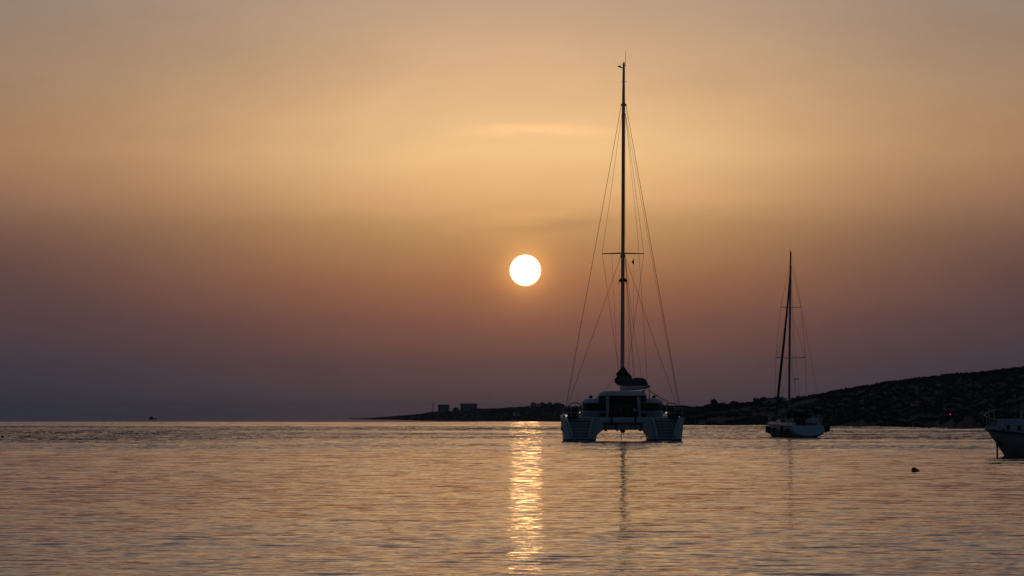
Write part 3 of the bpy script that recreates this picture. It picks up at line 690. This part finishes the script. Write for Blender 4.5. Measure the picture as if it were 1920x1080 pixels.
for nm_, pts, r in (
    ('shroud', [(1165.4, 197), (1061, 763, SY)], .019), ('shroud', [(1174.6, 197), (1274.2, 762, SY)], .019),
    ('shroud', [(1163.6, 483), (1064.5, 760, SY)], .014), ('shroud', [(1173.0, 483), (1267.5, 757, SY)], .014),
    ('backstay', [(1173.6, 214), (1272, 760, 6.5)], .011),
    ('diamond_stay', [(1166.2, 215), (1129.3, 475.6), (1162.5, 712)], .012), ('diamond_stay', [(1173.6, 215), (1207.6, 475.8), (1174, 712)], .012),
    ('halyard', [(1147.3, 477), (1155, 640), (1161.5, 712)], .009), ('halyard', [(1173.5, 217), (1196, 440, 5), (1213.5, 712, 1.5)], .011),
    ('lazy_jack', [(1173, 484), (1181.5, 600, 6), (1190.5, 712, 3)], .011), ('lazy_jack', [(1173, 484), (1186, 600, 6), (1203.5, 712, 2)], .011),
    ('lazy_jack', [(1173, 484), (1178, 600, 7), (1180, 700, 5)], .010), ('halyard', [(1170.8, 150), (1172.8, 195), (1172.6, 450)], .008),
    ('topping_lift', [(1172, 484), (1183.5, 640, 5), (1187.7, 708, 3)], .012), ('halyard', [(1189, 476), (1187.4, 600), (1187.6, 640)], .007)):
    mtube(nm_, pts, r)
fg = MB(); a = c(1188.9, 484.5, MY); b_ = c(1188.9, 497, MY); e_ = c(1184.4, 491.5, MY)
fg.loft([[(a[0], MY - .02, a[2]), (b_[0], MY - .02, b_[2]), (e_[0], MY + .1, e_[2])], [(a[0], MY + .02, a[2]), (b_[0], MY + .02, b_[2]), (e_[0], MY + .14, e_[2])]]); fg.build('pennant', MT['dark'], cat_)
# forestay with furled genoa, dead ahead of the mast
mtube('forestay', [(1169, 214), (1167.6, 600, 13.2), (1167, 768, 15.8)], [.03, .06, .07], MT['sail'])
# boom: base at the mast, end swung to starboard above the cockpit roof
def boom_ring(t, yb, prof):
    return [c(px_, py_, yb) for px_, py_ in prof]
bm = MB()
secs = [(9.2, 1161.3, 1171, 719, 733.2), (7.0, 1172, 1184, 719.2, 732.8), (4.5, 1188, 1201, 720.2, 731.2), (2.4, 1203, 1214.5, 721.5, 729.4), (1.6, 1209, 1219.6, 722, 727.5), (1.2, 1213, 1220.6, 723, 726.5)]
rings = []
for y_, xa, xb, ya, yb in secs:
    cx_, cy_ = (xa + xb) / 2, (ya + yb) / 2; rings.append([c(cx_ + (xb - xa) / 2 * math.cos(t) * (1 if math.sin(t) < .2 else .9), cy_ + (yb - ya) / 2 * math.sin(t), y_) for t in [2 * math.pi * j / 14 for j in range(14)]])
boom = bm.loft(rings).build('boom', MT['gelg'], cat_, smooth=True)
# furled mainsail heaped on the boom
rings = []; rs = random.Random(3)
for y_, xa, xb, ya, yb in [(9.95, 1164.5, 1172, 692.5, 720), (9.7, 1161, 1174, 694.5, 722), (9.3, 1157.2, 1176.5, 698, 722), (8.9, 1155.8, 1178.5, 702, 722), (8.4, 1158, 1181, 702.5, 722), (7.6, 1164, 1183.5, 704.5, 722), (6.4, 1172, 1189.5, 708, 722), (5.3, 1180, 1192.5, 709.8, 722), (4.8, 1184, 1194, 708.6, 722), (4.2, 1188, 1201.5, 707, 722), (3.5, 1195, 1203.5, 708.6, 722.5), (3.0, 1198, 1210, 707, 722.5), (2.4, 1203, 1214, 710, 722.8), (2.0, 1206, 1215, 716, 723)]:
    cx_ = (xa + xb) / 2; rings.append([c(cx_ + (xb - xa) / 2 * math.cos(t) * rs.uniform(.84, 1.08), (yb + (ya - yb) * max(0, math.sin(t)) ** .75 * rs.uniform(.90, 1.04)) if math.sin(t) > 0 else yb, y_) for t in [2 * math.pi * j / 18 for j in range(18)]])
MB().loft(rings).build('furled_mainsail', MT['canvas'], boom, smooth=True)
fold = MB()
fold.tube([c(1168.8, 689.5, MY - .3), c(1168.3, 695, MY - .35), c(1167.5, 703, MY - .4)], [.16, .34, .62], 10)
for p in (((1158, 706, 9), (1156, 712, 9), (1155.6, 716, 8.9), (1161, 721.5, 8.8)), ((1166, 696, 9.4), (1161, 700, 9.2), (1157.6, 706, 9.0)), ((1172, 697, 9.2), (1176, 701, 8.9), (1179.5, 705, 8.5), (1184, 709, 7.4))):
    fold.tube([c(*q) for q in p], [.06] + [.16] * (len(p) - 2) + [.08], 8)
fold.build('sail_fold', MT['canvas'], boom, smooth=True)
mtube('mainsheet', [(1213.5, 729, 1.7), (1210, 731, 2.4), (1205.5, 734.3, 3)], [.02, .02, .1], parent=boom)
mtube('mainsheet', [(1215, 730, 1.6), (1226, 738.5, 1.8), (1254, 755, 2.2)], .03, parent=boom)
mtube('roof_post', [(1217.4, 732.5, 3.2), (1217.2, 749, 3.2)], .035, parent=cat_)
mtube('vang_line', [(1161.5, 703, 9), (1147, 715.5, 7), (1132, 733, 5)], .013, parent=cat_)

# ================================================================== monohull yacht
D2 = 325.0; YX = (1514 - 960) / F * D2; YZ = sea(YX, D2); TH2 = math.radians(9.9)
yacht = thing('sailing_yacht', (YX, D2, YZ), 'single-hulled sailing yacht with a row of dark fenders, seen from its stern quarter', 'sailing yacht')
ca, sa = math.cos(TH2), math.sin(TH2)
def yl(x, y, z): return (x * ca - y * sa, x * sa + y * ca, z)       # boat frame: x starboard, y forward
def yp(px, py, dy=0.0):
    p = W(px, py, D2 + dy); return (p.x - YX, dy, p.z - YZ)
YL = 12.8
def half_beam(t): return (1.62 + .36 * math.sin(min(1, t / .5) * math.pi / 2)) * (1 if t <= .5 else max(.0004, 1 - ((t - .5) / .5) ** 1.35) ** .6)
rings = []
for k in range(15):
    t = k / 14; hb = half_beam(t); sh = 1.12 + .40 * t ** 1.6; y = YL * t; prof = []
    for q in range(13):
        a = math.pi * q / 12; xx = -math.cos(a); s_ = abs(math.sin(a))
        z = sh - (sh + .35 - .3 * (1 - t) * .6) * s_ ** .75 if q not in (0, 12) else sh
        if t < .12: z = max(z, .22 - t * 5)
        rake = (.75 * (1 - t * 6) * (sh - z) / sh * -1 if t < .16 else 0) + (t > .9) * (-.55 * (sh - z) * (t - .9) / .1)
        prof.append(yl(hb * xx, y + rake, z))
    rings.append(prof)
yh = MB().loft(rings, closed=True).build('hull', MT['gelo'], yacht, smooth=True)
# raked transom panel and swim step
tp = MB(); pan = []
for q in range(13):
    a = math.pi * q / 12; hb = 1.66; z = 1.16 - .98 * abs(math.sin(a)) ** .7
    pan.append((-math.cos(a) * hb, z))
tp.loft([[yl(x, -.06 - .75 * (1.16 - z) / 1.12 - .03, z) for x, z in pan], [yl(x * .98, .25 - .75 * (1.16 - z) / 1.12, z) for x, z in pan]])
tp.build('transom', MT['gelb'], yacht, smooth=False)  # skylight on the raked panel is painted in, bluer than the hull
wl_ = MB()
for sx in (-1, 1):
    pts = [yl(sx * (half_beam(k / 14) + .015), YL * k / 14, 1.06 + .40 * (k / 14) ** 1.6) for k in range(14)]; wl_.tube(pts, .035, 6)
wl_.build('rub_rail', MT['dark'], yh)
ck = MB()   # coachroof
rings = []
for y_, hw_, z0_, z1_ in ((4.2, 1.25, 1.2, 1.75), (6.5, 1.2, 1.25, 1.78), (8.4, 1.0, 1.3, 1.72), (9.8, .7, 1.35, 1.6), (10.4, .45, 1.4, 1.48)):
    rings.append([yl(x, y_, z) for x, z in ((-hw_, z0_), (-hw_ * .9, z1_ - .1), (-hw_ * .6, z1_), (hw_ * .6, z1_), (hw_ * .9, z1_ - .1), (hw_, z0_))])
cr_ = ck.loft(rings).build('coachroof', MT['gel'], yacht, bevel=.03)
for k in range(4):
    y_ = 5.0 + k * 1.2; hw_ = 1.2 - .05 * k; w_ = MB(); w_.box((0, 0, 0), (.04, .6, .16)); w_.v = [yl(-hw_ * .975 + v[0], y_ + v[1], 1.5 + v[2]) for v in w_.v]; w_.build('cabin_window', MT['glass'], cr_)
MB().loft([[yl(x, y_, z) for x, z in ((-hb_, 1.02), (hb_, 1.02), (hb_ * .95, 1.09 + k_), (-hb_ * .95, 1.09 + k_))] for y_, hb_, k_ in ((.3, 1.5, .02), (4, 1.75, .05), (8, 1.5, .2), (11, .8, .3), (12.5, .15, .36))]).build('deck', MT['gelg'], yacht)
cp = MB()
for sx in (-1, 1): cp.loft([[yl(sx * a_, y_, z_) for a_, z_ in ((1.0, 1.05), (1.35, 1.05), (1.3, 1.42), (1.05, 1.42))] for y_ in (.3, 4.1)])
cp.build('cockpit_coaming', MT['gel'], yacht, bevel=.04)
a = yp(1523, 789, 1.2); MB().box((a[0], .9, a[2] + .02), (1.15, .5, .42)).build('stern_locker', MT['gelb'], yacht, bevel=.06)
# sprayhood and bimini
def hood(name, y0, y1, zb, zt, hw_, sag, m):
    rings = []
    for k in range(6):
        t = k / 5; y_ = y0 + (y1 - y0) * t; top = zt - sag * (t ** 2)
        outer = [yl(-math.cos(math.pi * q / 10) * hw_, y_, zb + (top - zb) * math.sin(math.pi * q / 10) ** .45) for q in range(11)]
        inner = [yl(-math.cos(math.pi * q / 10) * (hw_ - .04), y_, zb + (top - zb - .04) * math.sin(math.pi * q / 10) ** .45) for q in range(10, -1, -1)]
        rings.append(outer + inner)
    return MB().loft(rings).build(name, m, yacht, smooth=True)
hood('sprayhood', 4.0, 5.6, 1.5, 2.45, 1.35, .6, MT['canvas'])
bi = hood('bimini', .6, 3.3, 2.35, 2.92, 1.35, .1, MT['canvas'])
bf = MB()
for sx in (-1, 1):
    for ya, yb in ((.4, .7), (3.2, 3.2), (2.0, 3.2)): MB().tube([yl(sx * 1.4, ya, 1.1), yl(sx * 1.34, yb, 2.4)], .02, 6).build('bimini_pole', MT['rail'], bi)
wh_ = MB(); wh_.tube([yl(.55 * math.cos(t * math.pi / 12), 1.7, 1.75 + .5 * math.sin(t * math.pi / 12)) for t in range(24)], .025, 6, closed=True); wh_.tube([yl(0, 1.75, 1.1), yl(0, 1.75, 1.8)], .1, 8)
wh_.build('helm_wheel', MT['dark'], yacht)
ct = MB(); ct.box((0, 0, 0), (.7, 1.6, .8)); ct.v = [yl(v[0], 3.0 + v[1], 1.45 + v[2]) for v in ct.v]; ct.build('cockpit_table', MT['canvas'], yacht, bevel=.05)
gr = MB()
for sx in (-1, 1):
    for zz in (.35, .65): gr.tube([yl(sx * half_beam(k / 14) * .97, YL * k / 14, 1.12 + .40 * (k / 14) ** 1.6 + zz) for k in range(1, 14)], .009, 5)
    for k in (1, 3, 5, 7, 9, 11, 13): gr.tube([yl(sx * half_beam(k / 14) * .97, YL * k / 14, 1.1 + .40 * (k / 14) ** 1.6), yl(sx * half_beam(k / 14) * .97, YL * k / 14, 1.77 + .40 * (k / 14) ** 1.6)], .013, 5)
gr.tube([yl(-1.6, .9, 1.1), yl(-1.6, .9, 1.8), yl(-1.55, .1, 1.8), yl(-.6, .02, 1.8), yl(-.6, .02, 1.1)], .018, 6); gr.tube([yl(1.6, .9, 1.1), yl(1.6, .9, 1.8), yl(1.55, .1, 1.8), yl(.6, .02, 1.8), yl(.6, .02, 1.1)], .018, 6)
gr.build('guard_rail', MT['rail'], yacht)
# fenders along the port side
def fender(p, L_, r, name='fender'):
    f = MB(); f.tube([(p[0], p[1], p[2] + L_ * .5 + .3), (p[0], p[1], p[2] + L_ * .5)], .012, 4)
    f.tube([(p[0], p[1], p[2] + L_ / 2), (p[0], p[1], p[2] + L_ * .4), (p[0], p[1], p[2] - L_ * .4), (p[0], p[1], p[2] - L_ / 2)], [r * .3, r, r, r * .3], 10)
    return f.build(name, MT['dark'], yacht, smooth=True)
for t_, zf in ((.72, .78), (.53, .70), (.38, .68), (.20, .74)):
    fender(yl(-(half_beam(t_) + .10), YL * t_, zf), .68, .145)
MB().ball(yl(-(half_beam(.05) + .12), YL * .05, .66), .25).build('round_fender', MT['dark'], yacht, smooth=True)
ob = MB(); a = yp(1551.5, 802, .2); ob.loft([[(a[0] + x * w_, a[1] + y * w_, a[2] + z) for x, y in ((-1, -1), (1, -1), (1, 1), (-1, 1))] for w_, z in ((.12, -.38), (.2, -.2), (.24, .1), (.2, .3), (.1, .36))])
ob.tube([(a[0] - .1, a[1], a[2] - .3), (a[0] - .18, a[1], a[2] - .5)], .06, 6); ob.build('outboard_motor', MT['dark'], yacht, bevel=.04)
a = yp(1547, 804, .1); MB().tube([(a[0], a[1], a[2] + .35), (a[0], a[1], a[2] + .25), (a[0], a[1], a[2] - .25), (a[0], a[1], a[2] - .33)], [.04, .14, .14, .04], 8).build('fender', MT['dark'], yacht, smooth=True)
# mast and rigging
Y2 = 7.0
ym = [yp(1479.4, 792, Y2), yp(1479.6, 740, Y2), yp(1480.6, 650, Y2), yp(1481.8, 560, Y2), yp(1483.1, 471.5, Y2)]
ymast = MB().tube(ym, [.115, .115, .11, .10, .075], 12).build('mast', MT['alu'], yacht, smooth=True)
def yt(name, pts, r, m=MT['rope'], parent=ymast):
    return MB().tube([yp(p[0], p[1], p[2] if len(p) > 2 else Y2) for p in pts], r, 6).build(name, m, parent, smooth=True)
yt('spreader', [(1454.5, 670), (1480.4, 671.4), (1510.5, 670.5)], .035, MT['alu']); yt('spreader', [(1464, 575.6), (1481.6, 577), (1502, 576.2)], .03, MT['alu'])
for nm_, pts, r in (('shroud', [(1482.6, 492), (1502, 576), (1510.3, 670.5), (1512, 789, 6.8)], .012), ('shroud', [(1482.4, 492), (1464, 575.6), (1454.8, 670), (1452.5, 789, 6.8)], .012),
                    ('shroud', [(1481.6, 577), (1510, 670.5)], .009), ('shroud', [(1481.6, 577), (1455, 670)], .009),
                    ('shroud', [(1480.4, 672), (1506, 789, 6.6)], .009), ('shroud', [(1480.4, 672), (1458, 789, 6.6)], .009),
                    ('backstay', [(1484, 473), (1518, 660, 3), (1540, 780, .3)], .010), ('halyard', [(1483, 500), (1489.5, 640, 6), (1499, 745, 5)], .010),
                    ('halyard', [(1480, 725, 10), (1462, 737, 9)], .008), ('halyard', [(1484.5, 500), (1486, 700, 6), (1487, 760, 6)], .007)):
    yt(nm_, pts, r)
yt('furled_jib', [(1481.8, 508), (1478.6, 555, 7.6), (1470, 640, 9.0), (1462, 710, 10.4), (1458, 750, 11.0), (1453, 791, 11.9)], [.05, .085, .115, .13, .12, .05], MT['canvas'])
yt('wind_indicator', [(1483.1, 472), (1482.9, 469.5), (1479.8, 469.3)], .022, MT['dark'])
yt('antenna_pole', [(1490.3, 790, .6), (1490.3, 709.5, .6)], .02, MT['alu'], yacht); yt('antenna_bar', [(1488.5, 710.6, .6), (1498, 710.6, .6)], [.05, .035], MT['dark'], yacht)
bo = MB(); bo.tube([yp(1480, 764, 6.8), yp(1492, 761.5, 4.8), yp(1505, 759.5, 2.8)], [.16, .22, .12], 10); bo.build('boom', MT['sail'], yacht, smooth=True)

# ================================================================== trawler at the right edge
D3 = 173.0; TX = (1886 - 960) / F * D3; TZ = sea(TX, D3); S3 = D3 / F
tr_ = thing('motor_boat', (TX, D3, TZ), 'old pale motor boat with portholes, its bow entering at the right edge', 'motor boat')
def tz(py): return (CAMH + (H0 - py) * S3) - TZ
def tx(px): return (px - 960) / F * D3 - TX
BL = 10.5; HBM = 1.55; CY = 1.0       # length aft of the stem, half beam, centreline offset in y
def t_half(x):                         # x metres aft of the bow tip
    return HBM * math.sqrt(max(0.0006, 1 - (1 - min(1, x / 4.6)) ** 2.1)) * (1 - .12 * max(0, (x - 7) / 3.5))
x_bow = tx(1851.5)
rings = []
for k in range(18):
    s_ = k / 17; xa = BL * s_ ** 1.25
    sheer = 1.42 - .62 * min(1, xa / 7) ** .8 + .12 * max(0, (xa - 7) / 3.5)
    prof = []
    hb = t_half(xa)
    for q in range(13):
        a = math.pi * q / 12; fr_ = abs(math.sin(a)) ** .62
        z = sheer - (sheer + .45) * fr_
        flare = (1 - .38 * math.exp(-xa / 2.2) * fr_)
        stem = (1.02 * ((sheer - z) / (sheer + .05)) ** .95) * math.exp(-xa / 1.6)
        prof.append((x_bow + xa + stem, CY - math.cos(a) * hb * flare, z))
    rings.append(prof)
th = MB().loft(rings).build('hull', MT['gelt'], tr_, smooth=True)
# raised white bulwark above the rub rail
bw = MB()
for sy in (-1, 1):
    o_ = []
    for xa in (.05, .15, .28, .4, .52, .64, .73, .76, .9, 1.2, 1.6, 2.2, 3, 4, 5.5, 7, 8.6):
        hb = t_half(xa); sheer = 1.42 - .62 * min(1, xa / 7) ** .8
        top = (sheer + .07 + .10 * math.exp(-((xa - .38) / .3) ** 2)) if xa < .74 else 1.90 - .02 * xa
        o_.append(([x_bow + xa, CY + sy * (hb + .02), sheer - .06], [x_bow + xa, CY + sy * (hb + .01), top], [x_bow + xa, CY + sy * max(.0, hb - .07), top], [x_bow + xa, CY + sy * max(0, hb - .06), sheer - .06]))
    bw.loft([[tuple(p) for p in r] for r in o_])
bwo = bw.build('bulwark', MT['gelb'], tr_, smooth=False)
ru = MB()
for sy in (-1, 1): ru.tube([(x_bow + xa, CY + sy * (t_half(xa) + .04), 1.42 - .62 * min(1, xa / 7) ** .8 - .07) for xa in [.03 + 10.2 * (k / 15) ** 1.2 for k in range(16)]], .045, 6)
ru.build('rub_rail', MT['dark'], th, smooth=True)
MB().loft([[(x_bow + xa, CY - t_half(xa) * .95, 1.28 - .03 * xa), (x_bow + xa, CY + t_half(xa) * .95, 1.28 - .03 * xa), (x_bow + xa, CY + t_half(xa) * .95, 1.34 - .03 * xa), (x_bow + xa, CY - t_half(xa) * .95, 1.34 - .03 * xa)] for xa in (.2, .8, 1.6, 3, 5, 8, 10)]).build('deck', MT['wood'], tr_)
for px_, py_ in ((1889.5, 801), (1909.8, 802.2), (1931, 803)):
    xx = tx(px_); hb = t_half(xx - x_bow); pz = tz(py_)
    ph = MB(); ph.box((xx, CY - hb - .02, pz), (.17, .06, .23)); po = ph.build('porthole', MT['glass'], tr_, bevel=.03)
    ri = MB(); 
    for dx_, dz_, sx_, sz_ in ((-.1, 0, .03, .27), (.1, 0, .03, .27), (0, .13, .23, .03), (0, -.13, .23, .03)): ri.box((xx + dx_, CY - hb - .045, pz + dz_), (sx_, .05, sz_))
    ri.build('porthole_rim', MT['gelg'], po)
for px_ in (1890.5, 1898.5, 1909, 1928):
    xx = tx(px_); hb = t_half(xx - x_bow); MB().box((xx, CY - hb + .08, 1.86), (.12, .1, .05)).build('cleat', MT['white'], tr_, bevel=.012)
a = (tx(1880.5), CY - t_half(tx(1880.5) - x_bow) - .02, tz(806)); MB().tube([(a[0], a[1] - .05, a[2]), (a[0], a[1] + .05, a[2])], .065, 10).build('hawsehole', MT['dark'], tr_)
pr = MB(); zt = tz(779.5)
pr.tube([(tx(1876), CY - .75, tz(788.5)), (tx(1866), CY - .6, tz(786.4)), (tx(1857), CY - .42, tz(784)), (tx(1852), CY - .2, tz(781)), (tx(1850.6), CY, tz(779)), (tx(1852.5), CY + .25, tz(776.5)), (tx(1857.5), CY + .5, tz(774)), (tx(1862.5), CY + .75, tz(772)), (tx(1876), CY + 1.0, tz(770))], .028, 8)
pr.tube([(tx(1861.6), CY + .6, tz(767.2)), (tx(1886), CY + .9, tz(768))], .016, 6); pr.tube([(tx(1861.6), CY + .6, tz(767)), (tx(1863), CY + .6, tz(795))], .016, 6)
pr.tube([(tx(1865), CY - .5, tz(772)), (tx(1867), CY - .55, tz(795))], .016, 6); pr.tube([(tx(1852), CY - .15, tz(781)), (tx(1856), CY - .1, tz(800))], .016, 6)
pr.build('bow_pulpit', MT['rail'], tr_, smooth=True)
an = MB(); an.tube([(tx(1871.5), CY - .3, tz(822)), (tx(1874), CY - .32, tz(836.5))], [.05, .07], 6); an.tube([(tx(1870), CY - .3, tz(833)), (tx(1874.3), CY - .36, tz(837)), (tx(1878), CY - .42, tz(831))], .045, 6); an.build('anchor', MT['dark'], tr_, smooth=True)
hs = MB(); hs.box((x_bow + 6.2, CY, 2.5), (3.0, 2.0, 2.0)); hs.build('wheelhouse', MT['gel'], tr_, bevel=.12)
hr = MB(); hr.box((x_bow + 6.1, CY, 3.56), (3.5, 2.3, .12)); hr.build('wheelhouse_roof', MT['gelb'], tr_, bevel=.04)
for k in range(3): MB().box((x_bow + 5.2 + k * .95, CY - 1.0, 2.95), (.7, .06, .6)).build('wheelhouse_window', MT['glass'], tr_)
MB().tube([(tx(1919.6), CY, 1.2), (tx(1919.6), CY, tz(770))], .03, 8).build('signal_mast', MT['rail'], tr_)
# post standing in the water under the bow
px0 = (tx(1869.8) + TX, D3 + .2)
post = MB().tube([(0, 0, -.5), (0, 0, .1), (0, 0, (857 - 829) * S3)], [.05, .045, .045], 10).build('mooring_post', MT['wood'], smooth=True)
post.location = (px0[0], px0[1], sea(*px0)); tag(post, 'thin wooden post standing in the water under the motor boat bow', 'post')

# ================================================================== buoys
def loc_water(px, d): x = (px - 960) / F * d; return (x, d, sea(x, d))
s = 124.6 / F
bu = thing('mooring_buoy', loc_water(1714.5, 124.6), 'dark orange mooring buoy tilted on the water near the right side', 'buoy', None)
rings = []
for x_, z_, r in ((-.125, .06, .035), (-.115, .07, .07), (-.06, .078, .085), (.0, .08, .088), (.045, .07, .078), (.08, .05, .062), (.12, .035, .05), (.13, .03, .03)):
    rings.append([(x_, r * math.cos(2 * math.pi * j / 14), z_ - .01 + r * math.sin(2 * math.pi * j / 14)) for j in range(14)])
MB().loft(rings).build('float', MT['ybuoy'], bu, smooth=True)
MB().tube([(.125 + .035 * math.cos(t * .6), 0, .025 + .035 * math.sin(t * .6)) for t in range(10)], .012, 6, closed=True).build('mooring_ring', MT['rbuoy'], bu)
b1 = thing('marker_buoy', loc_water(5.3, 327), 'dark red marker buoy with a short upright stick at the far left edge', 'buoy')
MB().loft([[(r * math.cos(2 * math.pi * j / 12), r * math.sin(2 * math.pi * j / 12), z) for j in range(12)] for r, z in ((.10, -.08), (.17, 0), (.17, .06), (.11, .13), (.04, .19))]).build('float', MT['rbuoy'], b1, smooth=True)
MB().tube([(0, 0, .15), (.01, 0, .42)], .025, 6).build('stick', MT['rope'], b1)
b2 = thing('net_float', loc_water(49.6, 329), 'small black round float beside the slanted red one, second from left', 'float', None)
MB().ball((0, 0, .06), .10).build('float_ball', MT['dark'], b2, smooth=True)
b3 = thing('net_float', loc_water(54.4, 329), 'slanted red float right of the small black round float', 'float', None)
MB().tube([(-.14, 0, .02), (-.05, 0, .05), (.08, 0, .13), (.15, 0, .19)], [.03, .085, .075, .03], 10).build('float_body', MT['rbuoy'], b3, smooth=True)
# ================================================================== far boat on the horizon
DF = 3000.0; s = DF / F; fx = (286.5 - 960) / F * DF
fb = thing('fishing_boat', (fx, DF, sea(fx, DF)), 'tiny dark fishing boat on the horizon at the left', 'fishing boat')
zz0 = 0
def fp(px, py): return ((px - 286.5) * s, (785.9 - py) * s + .15)
def fbox(name, poly, w_, m): MB().prism([fp(*p) for p in poly], -w_ / 2, w_ / 2).build(name, m, fb)
rings = []
for x_, hb, zt_ in ((-5.0, .8, 1.2), (-4.4, 1.4, 1.15), (-1, 1.7, 1.1), (2.5, 1.4, 1.35), (4.4, .7, 1.8), (5.4, .1, 2.1)):
    rings.append([(x_, -hb, zt_), (x_, -hb * .7, -.3), (x_, hb * .7, -.3), (x_, hb, zt_)])
MB().loft(rings).build('hull', MT['anti'], fb)
MB().loft([[(x_, -w_, z), (x_, w_, z), (x2, w_, z), (x2, -w_, z)] for x_, x2, w_, z in ((-4.2, 1.2, 1.2, 1.1), (-3.6, .8, 1.1, 3.0), (-2.4, .6, 1.0, 3.9))]).build('wheelhouse', MT['canvas'], fb)
MB().tube([(-.4, 0, 3.0), (-.5, 0, 5.6)], [.35, .12], 8).build('mast', MT['dark'], fb)
dk = MB(); dk.tube([(2.6, 0, 1.3), (2.8, 0, 5.4)], .07, 6); dk.tube([(-.4, 0, 5.2), (2.8, 0, 5.2)], .04, 5); dk.build('derrick', MT['dark'], fb); fb.scale = (.66, .66, .66)

# ================================================================== haze: the evening air over the bay
hz = MB().box((0, 4800, 11.0), (19000, 9700, 50.0)).build('haze', bpy.data.materials.new('evening_haze'))
hm = hz.data.materials[0]; hm.use_nodes = True; t = hm.node_tree; t.nodes.clear()
pv = t.nodes.new('ShaderNodeVolumePrincipled'); ou = t.nodes.new('ShaderNodeOutputMaterial'); t.links.new(pv.outputs[0], ou.inputs['Volume'])
pv.inputs['Color'].default_value = (0.72, 0.82, 0.95, 1); pv.inputs['Density'].default_value = 0.7e-4; pv.inputs['Anisotropy'].default_value = 0.2
tag(hz, None, None, kind='stuff')
